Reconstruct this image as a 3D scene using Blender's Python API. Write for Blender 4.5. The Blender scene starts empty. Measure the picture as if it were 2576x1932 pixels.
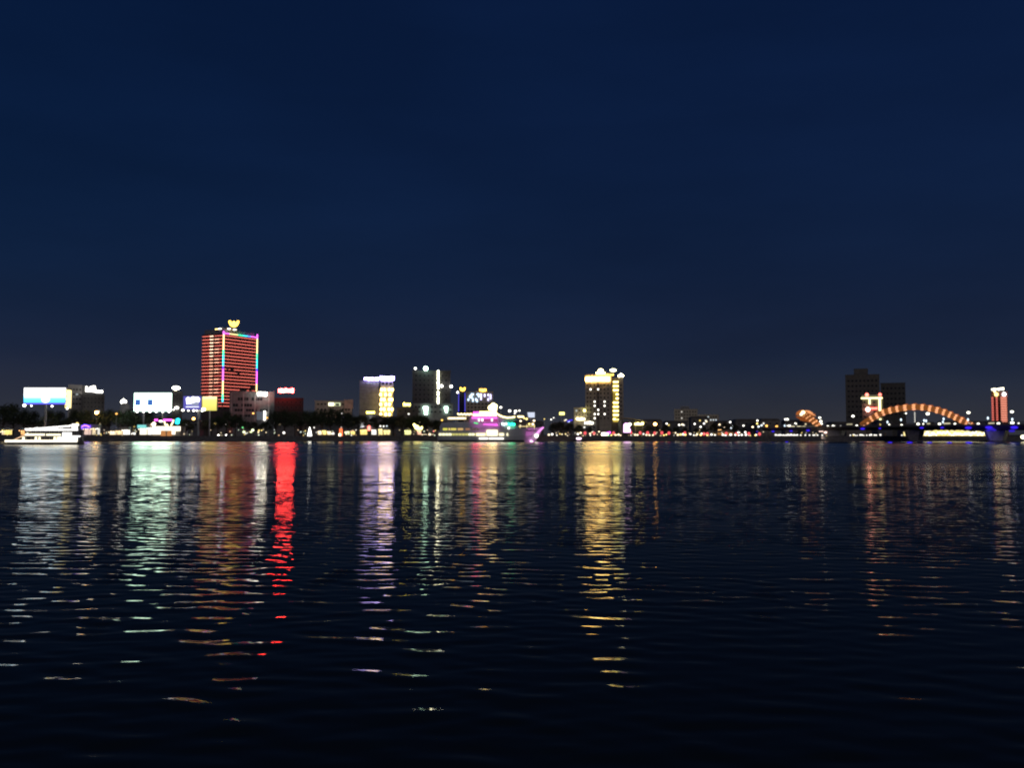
import bpy, math, random
import numpy as np
from mathutils import Vector
random.seed(11)
R = math.radians
SC = bpy.context.scene
COL = SC.collection

# ------------------------------------------------------------------ camera, sky, sun, exposure
FPX = 2324.0            # focal length in photograph pixels (2576 wide)
CAMH = 3.6
PITCH = math.atan((1094 - 966) / FPX)
cam = bpy.data.cameras.new('camera')
cam.sensor_fit = 'HORIZONTAL'
cam.sensor_width = 36.0
cam.lens = 36.0 * FPX / 2576.0
cam.clip_start = 0.1
cam.clip_end = 20000
camo = bpy.data.objects.new('camera', cam)
camo.location = (0, 0, CAMH)
camo.rotation_euler = (R(90) + PITCH, 0, 0)
COL.objects.link(camo)
SC.camera = camo

w = bpy.data.worlds.new('World')
SC.world = w
w.use_nodes = True
nt = w.node_tree
bg = nt.nodes['Background']
sky = nt.nodes.new('ShaderNodeTexSky')
sky.sky_type = 'NISHITA'
sky.sun_disc = False
sky.sun_elevation = R(-2)
sky.sun_rotation = R(200)
sky.ozone_density = 4
geo = nt.nodes.new('ShaderNodeTexCoord')
sep = nt.nodes.new('ShaderNodeSeparateXYZ')
nt.links.new(geo.outputs['Generated'], sep.inputs[0])
ramp = nt.nodes.new('ShaderNodeValToRGB')       # dusk blue with the city's own glow low over the roofs
cr = ramp.color_ramp
cr.interpolation = 'B_SPLINE'
stops = [(0.0, (.0330, .0345, .0420)), (.035, (.0235, .0275, .0430)), (.085, (.0052, .0160, .0435)), (.17, (.0008, .0115, .0390)),
         (.30, (.0002, .0078, .0310)), (.5, (.0006, .0068, .0290)), (1.0, (.0008, .0060, .0250))]
cr.elements[0].position, cr.elements[0].color = stops[0][0], (*stops[0][1], 1)
cr.elements[1].position, cr.elements[1].color = stops[-1][0], (*stops[-1][1], 1)
for p, c in stops[1:-1]:
    e = cr.elements.new(p)
    e.color = (*c, 1)
nt.links.new(sep.outputs[2], ramp.inputs[0])
mul = nt.nodes.new('ShaderNodeMix')
mul.data_type = 'RGBA'
mul.blend_type = 'ADD'
mul.inputs[0].default_value = 1.0
sc10 = nt.nodes.new('ShaderNodeVectorMath')
sc10.operation = 'SCALE'
sc10.inputs[3].default_value = 0.10
nt.links.new(sky.outputs[0], sc10.inputs[0])
nt.links.new(ramp.outputs[0], mul.inputs[6])
nt.links.new(sc10.outputs[0], mul.inputs[7])
cln = nt.nodes.new('ShaderNodeTexNoise')        # thin high haze, barely there
cln.inputs['Scale'].default_value = 3.0
cln.inputs['Detail'].default_value = 4
cmp_ = nt.nodes.new('ShaderNodeMapping')
cmp_.inputs['Scale'].default_value = (1, 1, 4)
nt.links.new(geo.outputs['Generated'], cmp_.inputs[0])
nt.links.new(cmp_.outputs[0], cln.inputs['Vector'])
clr = nt.nodes.new('ShaderNodeMapRange')
clr.inputs[1].default_value, clr.inputs[2].default_value = .3, .7
clr.inputs[3].default_value, clr.inputs[4].default_value = .88, 1.10
nt.links.new(cln.outputs['Fac'], clr.inputs[0])
cls = nt.nodes.new('ShaderNodeVectorMath')
cls.operation = 'SCALE'
nt.links.new(mul.outputs[2], cls.inputs[0])
nt.links.new(clr.outputs[0], cls.inputs[3])
nt.links.new(cls.outputs[0], bg.inputs[0])
bg.inputs[1].default_value = 1.0

sun = bpy.data.lights.new('sun', 'SUN')          # what is beside the western afterglow, behind the camera
sun.energy = 0.17
sun.angle = R(25)
sun.color = (1.0, .86, .74)
suno = bpy.data.objects.new('sun', sun)
suno.rotation_euler = (R(72), 0, R(20))
COL.objects.link(suno)

SC.view_settings.view_transform = 'Standard'
SC.view_settings.look = 'None'
SC.view_settings.exposure = 0
SC.view_settings.gamma = 1
SC.view_settings.use_curve_mapping = False
SC.render.engine = 'CYCLES'
cy = SC.cycles
cy.max_bounces = 4
cy.diffuse_bounces = 1
cy.glossy_bounces = 3
cy.transmission_bounces = 2
cy.transparent_max_bounces = 4
cy.caustics_reflective = False
cy.caustics_refractive = False
cy.use_denoising = True
cy.use_adaptive_sampling = False
cy.use_light_tree = True
cy.filter_width = 2.1

# ------------------------------------------------------------------ helpers
CT, ST = math.cos(PITCH), math.sin(PITCH)


def P(px, py, D):
    """world point on the vertical plane Y = D seen at photograph pixel (px, py)"""
    u, v = (px - 1288) / FPX, (966 - py) / FPX
    t = D / (CT - v * ST)
    return Vector((u * t, D, CAMH + t * (v * CT + ST)))


def X(px, D, py=1050): return P(px, py, D).x
def Z(py, D): return P(1288, py, D).z
def S(D): return D / FPX


GZ = 2.7               # level of the far bank
MATS = {}


EMK = 1.0              # how far the lamps of a district exceed plain white


def em(col, s, name=None):
    if s > 1.3:
        s = round(1.3 + (s - 1.3) * EMK, 3)
    k = ('em', col, s)
    if k not in MATS:
        m = bpy.data.materials.new('lit')
        m.use_nodes = True
        n = m.node_tree
        n.nodes.remove(n.nodes['Principled BSDF'])
        e = n.nodes.new('ShaderNodeEmission')
        e.inputs[0].default_value = (*col, 1)
        e.inputs[1].default_value = s
        n.links.new(e.outputs[0], n.nodes['Material Output'].inputs[0])
        MATS[k] = m
    return MATS[k]


def mat(name, col, rough=.8, var=.25, scale=.4, metal=0):
    k = ('m', name)
    if k in MATS:
        return MATS[k]
    m = bpy.data.materials.new(name)
    m.use_nodes = True
    n = m.node_tree
    b = n.nodes['Principled BSDF']
    b.inputs['Roughness'].default_value = rough
    b.inputs['Metallic'].default_value = metal
    tc = n.nodes.new('ShaderNodeTexCoord')
    no = n.nodes.new('ShaderNodeTexNoise')
    no.inputs['Scale'].default_value = scale
    no.inputs['Detail'].default_value = 5
    n.links.new(tc.outputs['Object'], no.inputs['Vector'])
    r = n.nodes.new('ShaderNodeValToRGB')
    r.color_ramp.elements[0].position = .3
    r.color_ramp.elements[1].position = .7
    r.color_ramp.elements[0].color = (*[c * (1 - var) for c in col], 1)
    r.color_ramp.elements[1].color = (*[min(1, c * (1 + var)) for c in col], 1)
    n.links.new(no.outputs['Fac'], r.inputs[0])
    n.links.new(r.outputs[0], b.inputs['Base Color'])
    MATS[k] = m
    return m


def node_em(name, build):
    """back-lit printed face: build(nodes, links, texcoord) returns (colour socket, strength)"""
    m = bpy.data.materials.new(name)
    m.use_nodes = True
    n = m.node_tree
    n.nodes.remove(n.nodes['Principled BSDF'])
    e = n.nodes.new('ShaderNodeEmission')
    tc = n.nodes.new('ShaderNodeTexCoord')
    c, s = build(n.nodes, n.links, tc)
    n.links.new(c, e.inputs[0])
    e.inputs[1].default_value = s
    n.links.new(e.outputs[0], n.nodes['Material Output'].inputs[0])
    return m


CONC = mat('concrete', (.36, .35, .34))
PALE = mat('pale_render', (.55, .53, .50))
WARMW = mat('warm_render', (.50, .44, .36))
DARKW = mat('dark_curtain_wall', (.06, .06, .06), .4)
MAROON = mat('maroon_cladding', (.04, .02, .022), .6)
GLASS = mat('dark_glass', (.02, .024, .03), .12, .3)
FRAME = mat('window_frame', (.17, .165, .16), .5)
METAL = mat('painted_steel', (.18, .18, .19), .45, .2, 2, .4)
POLEM = mat('galvanised_pole', (.42, .42, .43), .45, .15, 2, .5)
ROOFM = mat('roof_sheet', (.14, .13, .12), .7)
BARK = mat('bark', (.10, .075, .055), .95, .4, 3)
STONE = mat('granite_wall', (.20, .19, .18), .85, .3, .8)
PAVE = mat('paving', (.24, .22, .20), .9, .2, .5)
HULLW = mat('white_hull_paint', (.72, .72, .74), .35, .08, .3)
HULLD = mat('dark_hull_paint', (.05, .05, .06), .4, .2, .5)
WOOD = mat('painted_timber', (.30, .20, .12), .6, .25, 3)
CANVAS = mat('canvas', (.50, .46, .40), .9, .15, 2)
REDM = mat('red_fabric', (.5, .05, .05), .8, .2, 3)

WW, WH, CW, YE, OR_ = (1, .80, .50), (1, .96, .86), (.84, .95, 1), (1, .74, .22), (1, .47, .10)
RD, GN, MG, BL, CY = (1, .07, .05), (.10, 1, .22), (1, .18, .95), (.06, .03, 1), (.05, .85, 1)
PW = (.46, .37, 1)


class MB:
    def __init__(s): s.v, s.f, s.mi = [], [], []

    def add(s, vs, fs, mi=0):
        o = len(s.v)
        s.v += [Vector(v) for v in vs]
        s.f += [[i + o for i in f] for f in fs]
        s.mi += [mi] * len(fs)
        return s

    def box(s, x0, x1, y0, y1, z0, z1, mi=0):
        return s.add([(x0, y0, z0), (x1, y0, z0), (x1, y1, z0), (x0, y1, z0), (x0, y0, z1), (x1, y0, z1), (x1, y1, z1), (x0, y1, z1)],
                     [(0, 3, 2, 1), (4, 5, 6, 7), (0, 1, 5, 4), (1, 2, 6, 5), (2, 3, 7, 6), (3, 0, 4, 7)], mi)

    def quadbox(s, c, z0, z1, mi=0):
        """prism over a plan polygon c = [(x, y)...] (counter-clockwise)"""
        n = len(c)
        vs = [(x, y, z0) for x, y in c] + [(x, y, z1) for x, y in c]
        fs = [tuple(range(n - 1, -1, -1)), tuple(range(n, 2 * n))] + [(i, (i + 1) % n, n + (i + 1) % n, n + i) for i in range(n)]
        return s.add(vs, fs, mi)

    def prof(s, pts, y0, y1, mi=0):
        """outline in x-z extruded along y"""
        n = len(pts)
        vs = [(x, y0, z) for x, z in pts] + [(x, y1, z) for x, z in pts]
        fs = [tuple(range(n)), tuple(range(2 * n - 1, n - 1, -1))] + [(i, n + i, n + (i + 1) % n, (i + 1) % n) for i in range(n)]
        return s.add(vs, fs, mi)

    def tube(s, pts, rad, n=6, mi=0):
        pts = [Vector(p) for p in pts]
        rs = rad if isinstance(rad, (list, tuple)) else [rad] * len(pts)
        rings = []
        for i, p in enumerate(pts):
            d = (pts[min(i + 1, len(pts) - 1)] - pts[max(i - 1, 0)]).normalized()
            a = d.cross(Vector((0, 1, 0)) if abs(d.y) < .9 else Vector((0, 0, 1))).normalized()
            b = d.cross(a)
            rings.append([p + (a * math.cos(2 * math.pi * k / n) + b * math.sin(2 * math.pi * k / n)) * rs[i] for k in range(n)])
        vs = [v for r in rings for v in r]
        fs = [(i * n + k, i * n + (k + 1) % n, (i + 1) * n + (k + 1) % n, (i + 1) * n + k) for i in range(len(pts) - 1) for k in range(n)]
        fs += [tuple(range(n)), tuple(range(len(vs) - 1, len(vs) - n - 1, -1))]
        return s.add(vs, fs, mi)

    def ball(s, c, r, n=8, m=5, sz=1.0, mi=0):
        c = Vector(c)
        vs = [c + Vector((0, 0, r * sz))]
        for j in range(1, m):
            t = math.pi * j / m
            vs += [c + Vector((r * math.sin(t) * math.cos(2 * math.pi * k / n), r * math.sin(t) * math.sin(2 * math.pi * k / n), r * sz * math.cos(t))) for k in range(n)]
        vs.append(c - Vector((0, 0, r * sz)))
        L = len(vs) - 1
        fs = [(0, 1 + k, 1 + (k + 1) % n) for k in range(n)]
        for j in range(m - 2):
            a = 1 + j * n
            fs += [(a + k, a + n + k, a + n + (k + 1) % n, a + (k + 1) % n) for k in range(n)]
        a = 1 + (m - 2) * n
        fs += [(a + k, L, a + (k + 1) % n) for k in range(n)]
        return s.add(vs, fs, mi)

    def mesh(s, name, mats, off=Vector((0, 0, 0)), smooth=False):
        me = bpy.data.meshes.new(name)
        me.from_pydata([tuple(v - off) for v in s.v], [], s.f)
        for m in (mats if isinstance(mats, (list, tuple)) else [mats]):
            me.materials.append(m)
        me.polygons.foreach_set('material_index', s.mi)
        if smooth:
            me.polygons.foreach_set('use_smooth', [True] * len(s.f))
        me.update()
        return me

    def part(s, name, mats, parent, smooth=False, label=None):
        """a part of `parent`; coordinates are world coordinates (parents are not rotated when parts are made)"""
        off = parent['_o'] if '_o' in parent else None
        off = Vector(off) if off is not None else Vector((0, 0, 0))
        o = bpy.data.objects.new(name, s.mesh(name, mats, off, smooth))
        o.parent = parent
        o['_o'] = tuple(off)
        if label:
            o['label'] = label
        COL.objects.link(o)
        return o

    def struct(s, name, mats, label=None, smooth=False):
        o = bpy.data.objects.new(name, s.mesh(name, mats, smooth=smooth))
        o['kind'] = 'structure'
        COL.objects.link(o)
        return o


def thing(name, label, cat, loc, group=None):
    o = bpy.data.objects.new(name, None)
    o.empty_display_size = .5
    o.location = loc
    o['label'] = label
    o['category'] = cat
    if group:
        o['group'] = group
    o['_o'] = tuple(loc)
    COL.objects.link(o)
    return o


def child_at(name, me, parent, loc):
    """a part that shares mesh data, its origin at world point loc"""
    o = bpy.data.objects.new(name, me)
    off = Vector(parent['_o'])
    o.parent = parent
    o.location = Vector(loc) - off
    COL.objects.link(o)
    return o


def copy_tree(o, loc, label=None, rz=0, sc=1.0):
    c = o.copy()
    COL.objects.link(c)
    c.location = loc
    c.rotation_euler = (0, 0, rz)
    c.scale = (sc, sc, sc) if not isinstance(sc, tuple) else sc
    if label:
        c['label'] = label
    for ch in o.children:
        k = ch.copy()
        k.parent = c
        COL.objects.link(k)
        for g in ch.children:
            q = g.copy()
            q.parent = k
            COL.objects.link(q)
    return c


WINM = {}


def win_mesh(wd, h, m, key):
    k = (round(wd, 2), round(h, 2), key)
    if k not in WINM:
        b = MB()
        a, c, d = wd / 2, h / 2, .14
        i, j, e = a * .82, c * .84, .05
        vs = [(-a, 0, -c), (a, 0, -c), (a, 0, c), (-a, 0, c), (-a, -d, -c), (a, -d, -c), (a, -d, c), (-a, -d, c),
              (-i, -d, -j), (i, -d, -j), (i, -d, j), (-i, -d, j), (-i, -e, -j), (i, -e, -j), (i, -e, j), (-i, -e, j)]
        fs = [(0, 1, 5, 4), (1, 2, 6, 5), (2, 3, 7, 6), (3, 0, 4, 7), (4, 5, 9, 8), (5, 6, 10, 9), (6, 7, 11, 10), (7, 4, 8, 11),
              (8, 9, 13, 12), (9, 10, 14, 13), (10, 11, 15, 14), (11, 8, 12, 15)]
        b.add(vs, fs, 0)
        b.add([vs[12], vs[13], vs[14], vs[15]], [(0, 1, 2, 3)], 1)
        WINM[k] = b.mesh('window', [FRAME, m])
    return WINM[k]


def windows(root, pxs, zs, D, wd, h, litp=.0, litset=(), litmat=None):
    litmat = litmat or em(WH, 1.4)
    for i, px in enumerate(pxs):
        for j, z in enumerate(zs):
            lit = (i, j) in litset or random.random() < litp
            m = litmat if lit else GLASS
            child_at('window', win_mesh(wd, h, m, m.name), root, (X(px, D), D, z))


FACING = []


def building(label, x0, x1, yt, D, th, m, name='building', parapet=True, base=GZ, zt=None):
    zt = Z(yt, D) if zt is None else zt
    a, b = X(x0, D), X(x1, D)
    root = thing(name, label, 'building', ((a + b) / 2, D, base))
    FACING.append(root)
    MB().box(a, b, D, D + th, base - .3, zt - .6 if parapet else zt).part('wall', m, root)
    if parapet:
        p = MB()
        p.box(a - .25, b + .25, D - .25, D + .1, zt - .597, zt)
        p.box(a - .25, b + .25, D + th - .1, D + th + .25, zt - .597, zt)
        p.box(a - .25, a + .1, D + .1, D + th - .1, zt - .597, zt)
        p.box(b - .1, b + .25, D + .1, D + th - .1, zt - .597, zt)
        p.part('parapet', m, root)
    return root


def sign(root, x0, x1, y0, y1, D, col, s, n=None, jit=.25, name='rooftop_sign', rail=True):
    """lit sign: dark rail and rear frame, then glowing panels of uneven height"""
    a, b = X(x0, D, y0), X(x1, D, y0)
    zt, zb = Z(y0, D), Z(y1, D)
    n = n or max(2, int((x1 - x0) / 6))
    fr = MB()
    fr.box(a - .2, b + .2, D + .02, D + .25, zb - .25, zb - .02)
    fr.box(a, b, D + .02, D + .25, (zb + zt) / 2 - .1, (zb + zt) / 2 + .1)
    for k in range(3):
        x = a + (b - a) * (k + .5) / 3
        fr.box(x - .1, x + .1, D + .25, D + .5, zb - 1.2, zt - .3)
    f = fr.part(name, METAL, root)
    st = (b - a) / n
    for k in range(n):
        h = (zt - zb)
        q = MB()
        q.box(a + st * (k + .04), a + st * (k + .96), D - .3, D, zb + h * random.uniform(0, jit) * .5, zt - h * random.uniform(0, jit))
        q.part('lit_letter', em(col, s), f)
    return f


def spot(root, loc, tgt, power, col=(1, .85, .65), ang=70):  # unseen spot added to brighten facades, trees and the ship
    l = bpy.data.lights.new('fill_light', 'SPOT')
    l.energy = power * .62
    l.color = col
    l.spot_size = R(ang)
    l.spot_blend = .6
    l.shadow_soft_size = .6
    o = bpy.data.objects.new('fill_light', l)
    o.parent = root
    o.location = Vector(loc) - Vector(root['_o'])
    o.rotation_euler = (Vector(tgt) - Vector(loc)).to_track_quat('-Z', 'Y').to_euler()
    COL.objects.link(o)
    return o


# ------------------------------------------------------------------ water
def water_material():
    """dark river: long-crested waves are geometry near the quay; ripples are microfacets, rougher out in the wind"""
    m = bpy.data.materials.new('river_water')
    m.use_nodes = True
    n, L = m.node_tree.nodes, m.node_tree.links
    n.remove(n['Principled BSDF'])
    g = n.new('ShaderNodeNewGeometry')
    sp = n.new('ShaderNodeSeparateXYZ')
    L.new(g.outputs['Position'], sp.inputs[0])
    # wind streaks
    mp = n.new('ShaderNodeMapping')
    mp.inputs['Scale'].default_value = (.0035, .022, 1)
    L.new(g.outputs['Position'], mp.inputs[0])
    t = n.new('ShaderNodeTexNoise')
    t.inputs['Scale'].default_value = 1
    t.inputs['Detail'].default_value = 2
    L.new(mp.outputs[0], t.inputs['Vector'])
    st = n.new('ShaderNodeMapRange')
    st.inputs[1].default_value, st.inputs[2].default_value = .3, .7
    st.inputs[3].default_value, st.inputs[4].default_value = .86, 1.12
    L.new(t.outputs['Fac'], st.inputs[0])
    ro = n.new('ShaderNodeMapRange')
    ro.interpolation_type = 'SMOOTHSTEP'
    ro.inputs[1].default_value, ro.inputs[2].default_value = FADE0, FADE1
    ro.inputs[3].default_value, ro.inputs[4].default_value = ROUGH_NEAR, ROUGH_FAR
    L.new(sp.outputs[1], ro.inputs[0])
    mu = n.new('ShaderNodeMath')
    mu.operation = 'MULTIPLY'
    L.new(ro.outputs[0], mu.inputs[0])
    L.new(st.outputs[0], mu.inputs[1])
    gl = n.new('ShaderNodeBsdfGlossy')
    gl.distribution = 'BECKMANN'
    gl.inputs['Color'].default_value = (.96, .93, .84, 1)
    L.new(mu.outputs[0], gl.inputs['Roughness'])
    df = n.new('ShaderNodeBsdfDiffuse')
    df.inputs['Color'].default_value = (.035, .045, .036, 1)
    fr = n.new('ShaderNodeFresnel')
    fr.inputs['IOR'].default_value = 1.13
    mx = n.new('ShaderNodeMixShader')
    L.new(fr.outputs[0], mx.inputs[0])
    L.new(df.outputs[0], mx.inputs[1])
    L.new(gl.outputs[0], mx.inputs[2])
    L.new(mx.outputs[0], n['Material Output'].inputs[0])
    return m


FADE0, FADE1 = 70.0, 130.0
ROUGH_NEAR, ROUGH_FAR = .08, .265
SLOPE = .052


def river():
    rs = np.random.RandomState(4)
    ys = [5.0]
    while ys[-1] < FADE1:
        ys.append(ys[-1] + max(.06, .0014 * ys[-1] + .045))
    ys[-1] = FADE1
    ys = np.array(ys)
    NC = 760
    u = np.linspace(-1, 1, NC)
    hw = .68 * ys + 22
    Xg = hw[:, None] * u[None, :]
    Yg = np.repeat(ys[:, None], NC, 1)
    H = np.zeros_like(Xg)
    NW = 90
    lam = np.exp(rs.uniform(np.log(.24), np.log(1.8), NW))
    wgt = np.exp(-((np.log(lam) - np.log(.66)) / .72) ** 2)
    slo = wgt / np.sqrt((wgt ** 2).sum() / 2) * SLOPE
    ang = rs.normal(R(7), R(22), NW)
    for i in range(NW):
        k = 2 * math.pi / lam[i]
        H += slo[i] / k * np.sin(k * (np.sin(ang[i]) * Xg + np.cos(ang[i]) * Yg) + rs.uniform(0, 6.28))
    # gusts: patches of livelier and calmer water
    gus = 1 + .28 * np.sin(Xg * .11 + Yg * .23 + 1.0) * np.sin(Yg * .17 - Xg * .05 + .4) + .18 * np.sin(Yg * .61 + Xg * .21)
    fy = np.clip((FADE1 - Yg) / (FADE1 - FADE0), 0, 1)
    fy = fy * fy * (3 - 2 * fy) * np.clip((Yg - 5) / 1.5, 0, 1)
    fx = np.clip((1 - np.abs(u)) / .06, 0, 1)[None, :]
    H *= gus * fy * fx
    NR = len(ys)
    co = np.stack([Xg, Yg, H], -1).reshape(-1, 3)
    idx = np.arange(NR * NC).reshape(NR, NC)
    q = np.stack([idx[:-1, :-1], idx[:-1, 1:], idx[1:, 1:], idx[1:, :-1]], -1).reshape(-1, 4)
    # surrounding sheet, flush with the faded edges of the waves
    base = len(co)
    xa, xb = hw[0], hw[-1]
    ex = np.array([(-2500, -60, 0), (2500, -60, 0), (2500, 900, 0), (-2500, 900, 0), (-2500, 5, 0), (2500, 5, 0), (-2500, FADE1, 0), (2500, FADE1, 0)], float)
    co = np.concatenate([co, ex])
    c00, c01, c10, c11 = idx[0, 0], idx[0, -1], idx[-1, 0], idx[-1, -1]
    q2 = np.array([(base, base + 1, base + 5, base + 4), (base + 6, base + 7, base + 2, base + 3), (base + 4, c00, c10, base + 6), (c01, base + 5, base + 7, c11)])
    q = np.concatenate([q, q2])
    me = bpy.data.meshes.new('river')
    me.vertices.add(len(co))
    me.vertices.foreach_set('co', co.ravel())
    me.loops.add(q.size)
    me.loops.foreach_set('vertex_index', q.ravel().astype(np.int32))
    me.polygons.add(len(q))
    me.polygons.foreach_set('loop_start', np.arange(0, q.size, 4, dtype=np.int32))
    me.polygons.foreach_set('use_smooth', np.ones(len(q), bool))
    me.update(calc_edges=True)
    me.materials.append(water_material())
    o = bpy.data.objects.new('river', me)
    o['kind'] = 'structure'
    COL.objects.link(o)


river()

# ------------------------------------------------------------------ far bank
BANK = [(-900, 498), (-300, 500), (-60, 507), (170, 512), (260, 515), (420, 512), (700, 520), (1300, 560)]


def bankD(x):
    for (a, d0), (b, d1) in zip(BANK, BANK[1:]):
        if a <= x <= b:
            return d0 + (d1 - d0) * (x - a) / (b - a)
    return 507


land = MB()
n = len(BANK)
vs = [(x, d + .6, GZ) for x, d in BANK] + [(x * 9, 7000, GZ) for x, d in BANK]
land.add(vs, [(i, i + 1, n + i + 1, n + i) for i in range(n - 1)])
land.struct('ground', mat('city_ground', (.10, .095, .09), .95, .3, .05))
wall = MB()
for (xa, da), (xb, db) in zip(BANK, BANK[1:]):
    wall.add([(xa, da, -1.5), (xb, db, -1.5), (xb, db, GZ + .25), (xa, da, GZ + .25), (xa, da + .62, GZ + .25), (xb, db + .62, GZ + .25), (xa, da + .62, -1.5), (xb, db + .62, -1.5)],
             [(0, 1, 2, 3), (3, 2, 5, 4), (4, 5, 7, 6)])
    wall.add([(xa, da - .15, GZ - .15), (xb, db - .15, GZ - .15), (xb, db - .15, GZ + .254), (xa, da - .15, GZ + .254), (xa, da + .003, GZ + .254), (xb, db + .003, GZ + .254)],
             [(0, 1, 2, 3), (3, 2, 5, 4)])
    wall.add([(xa, da - 1.6, -1.2), (xb, db - 1.6, -1.2), (xb, db - 1.6, .45), (xa, da - 1.6, .45), (xa, da - .01, .45), (xb, db - .01, .45)],
             [(0, 1, 2, 3), (3, 2, 5, 4)])
wall.struct('embankment', STONE)
pv = MB()
for (xa, da), (xb, db) in zip(BANK, BANK[1:]):
    pv.add([(xa, da + .64, GZ + .06), (xb, db + .64, GZ + .06), (xb, db + 14, GZ + .06), (xa, da + 14, GZ + .06)], [(0, 1, 2, 3)])
pv.struct('promenade', PAVE)


# ------------------------------------------------------------------ towers and big buildings
def red_tower():
    D, m = 880, S(880)
    c = P(560, 1000, D)
    a = R(45 + 17.4)
    W, Ln = 45.0, 28.0
    ux, uy = math.cos(a), math.sin(a)          # right face direction
    lx, ly = -math.sin(a), math.cos(a)         # left face direction
    A = (c.x, D)
    B = (c.x + ux * W, D + uy * W)
    Cc = (c.x + lx * Ln, D + ly * Ln)
    Dd = (B[0] + lx * Ln, B[1] + ly * Ln)
    zt = Z(838, D)
    root = thing('tower', 'tall hotel tower outlined in red light lines with rainbow edges', 'tower', ((A[0] + Dd[0]) / 2, (A[1] + Dd[1]) / 2, GZ))
    fac = mat('tower_render', (.14, .10, .09), .8, .2, .15)
    MB().quadbox([A, B, Dd, Cc], GZ - .3, zt).part('wall', fac, root)
    # set-back roof storey and plant room
    def pt(u, v): return (A[0] + ux * u + lx * v, A[1] + uy * u + ly * v)
    MB().quadbox([pt(1, 3), pt(W - 1, 3), pt(W - 1, Ln - 2), pt(1, Ln - 2)], zt, zt + 4.2).part('roof_storey', CONC, root)
    MB().quadbox([pt(10, 8), pt(26, 8), pt(26, 20), pt(10, 20)], zt + 4.2, zt + 6.8).part('plant_room', CONC, root)
    step = 3.22
    nfl = 22
    g = .18
    lr = em((1, .20, .15), 3.4)
    lw = em((1, .46, .30), 6.5)
    wm = [MB(), MB()]
    # windows, right face 9 bays, left face 2 groups
    dg = GLASS
    def facewin(dirx, diry, u, z, wd, h, m_):
        k = ('rt', dirx, round(wd, 2), m_.name)
        if k not in WINM:
            b = MB()
            nx, ny = (diry, -dirx) if dirx > 0 else (-diry * -1 * -1, dirx)
            # outward normal: right face (uy,-ux); left face (-ly... ) computed below
            nx, ny = (uy, -ux) if dirx > 0 else (-ly, lx)
            hw, hh = wd / 2, h / 2
            def q(s, d, zz): return (dirx * s + nx * d, diry * s + ny * d, zz)
            b.add([q(-hw, .2, -hh), q(hw, .2, -hh), q(hw, .2, hh), q(-hw, .2, hh), q(-hw, 0, -hh), q(hw, 0, -hh), q(hw, 0, hh), q(-hw, 0, hh)],
                  [(0, 1, 2, 3), (0, 4, 5, 1), (1, 5, 6, 2), (2, 6, 7, 3), (3, 7, 4, 0)])
            WINM[k] = b.mesh('window', [m_])
        child_at('window', WINM[k], root, (A[0] + dirx * u, A[1] + diry * u, z))
    for f in range(nfl):
        z = zt - 2.2 - f * step
        # right face line, left face line in two lengths
        segs = [(.6, W - .6)]
        if f == 10: segs = [(.6, 4), (7, 9), (14, W - .6)]
        if f == 11: segs = [(.6, 18), (22, W - .6)]
        if f == 15: segs = [(.6, 36)]
        if f == 16: segs = [(.6, 22), (32, 35), (39, W - .6)]
        for (s0, s1) in segs:
            b = MB()
            o = .38
            p0, p1 = pt(s0, -o), pt(s1, -o)
            q0, q1 = pt(s0, 0.0), pt(s1, 0.0)
            b.quadbox([p0, p1, q1, q0], z - g / 2, z + g / 2)
            b.part('light_line', lr, root)
        for (s0, s1, mm) in ((.6, 5.5, lr), (5.6, 11.5, lw if f % 3 else lr), (13.3, 17.6, lw), (17.7, 27.6, lr)):
            b = MB()
            p0, p1 = pt(0, s0), pt(0, s1)
            o0, o1 = pt(-.38, s0), pt(-.38, s1)
            big = 1.5 if (f < 7 and s0 > 13 and s0 < 14) else 1.0
            b.quadbox([o0, p0, p1, o1], z - g / 2 * big, z + g / 2 * big)
            b.part('light_line', em((1, .62, .42), 7.0) if big > 1 else mm, root)
        zw = z - step / 2
        for i in range(9):
            facewin(ux, uy, 3.2 + i * 4.75, zw, 2.2, 1.9, dg)
        for i in range(3):
            facewin(lx, ly, (4.0, 9.0, 22.0)[i], zw, 2.6, 1.7, dg)
    # vertical recess in left face
    # rainbow strips: near corner, right edge, top edge
    CR, G2, TQ, B2, PK = (1, .72, .30), (.06, 1, .42), (.04, .8, 1), (.10, .05, 1), (1, .14, 1)
    def zz(y): return Z(y, D)
    sc = [(833, 841, PK), (841, 880, CR), (880, 893, G2), (893, 921, TQ), (921, 929, B2), (929, 958, PK), (958, 991, CR), (991, 1003, G2), (1003, 1011, TQ)]
    for y0, y1, c_ in sc:
        b = MB()
        b.quadbox([pt(-.6, -.6), pt(.2, -.6), pt(.2, -.02), pt(-.02, -.02), pt(-.02, .2), pt(-.6, .2)], zz(y1) + .02, zz(y0) - .02)
        b.part('rainbow_strip', em(c_, 3.2), root)
    k = (D + uy * W) / D
    for y0, y1, c_ in [(841, 852, PK), (852, 889, CR), (889, 904, G2), (904, 927, TQ), (927, 934, B2), (934, 966, PK), (966, 987, CR)]:
        b = MB()
        z1, z0 = Z(y0, D * k), Z(y1, D * k)
        b.quadbox([pt(W - .25, -.6), pt(W + .5, -.6), pt(W + .5, .2), pt(W + .02, .2), pt(W + .02, -.02), pt(W - .25, -.02)], z0 + .02, z1 - .02)
        b.part('rainbow_strip', em(c_, 3.2), root)
    for s0, s1, c_ in [(.5, 7, PK), (7, 18, CR), (18, 25, G2), (25, 31, TQ), (31, 36, (.1, .3, 1)), (36, 44.5, PK)]:
        b = MB()
        b.quadbox([pt(s0, -.7), pt(s1, -.7), pt(s1, -.02), pt(s0, -.02)], zt - .25, zt + .4)
        b.part('rainbow_strip', em(c_, 3.0), root)
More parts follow.
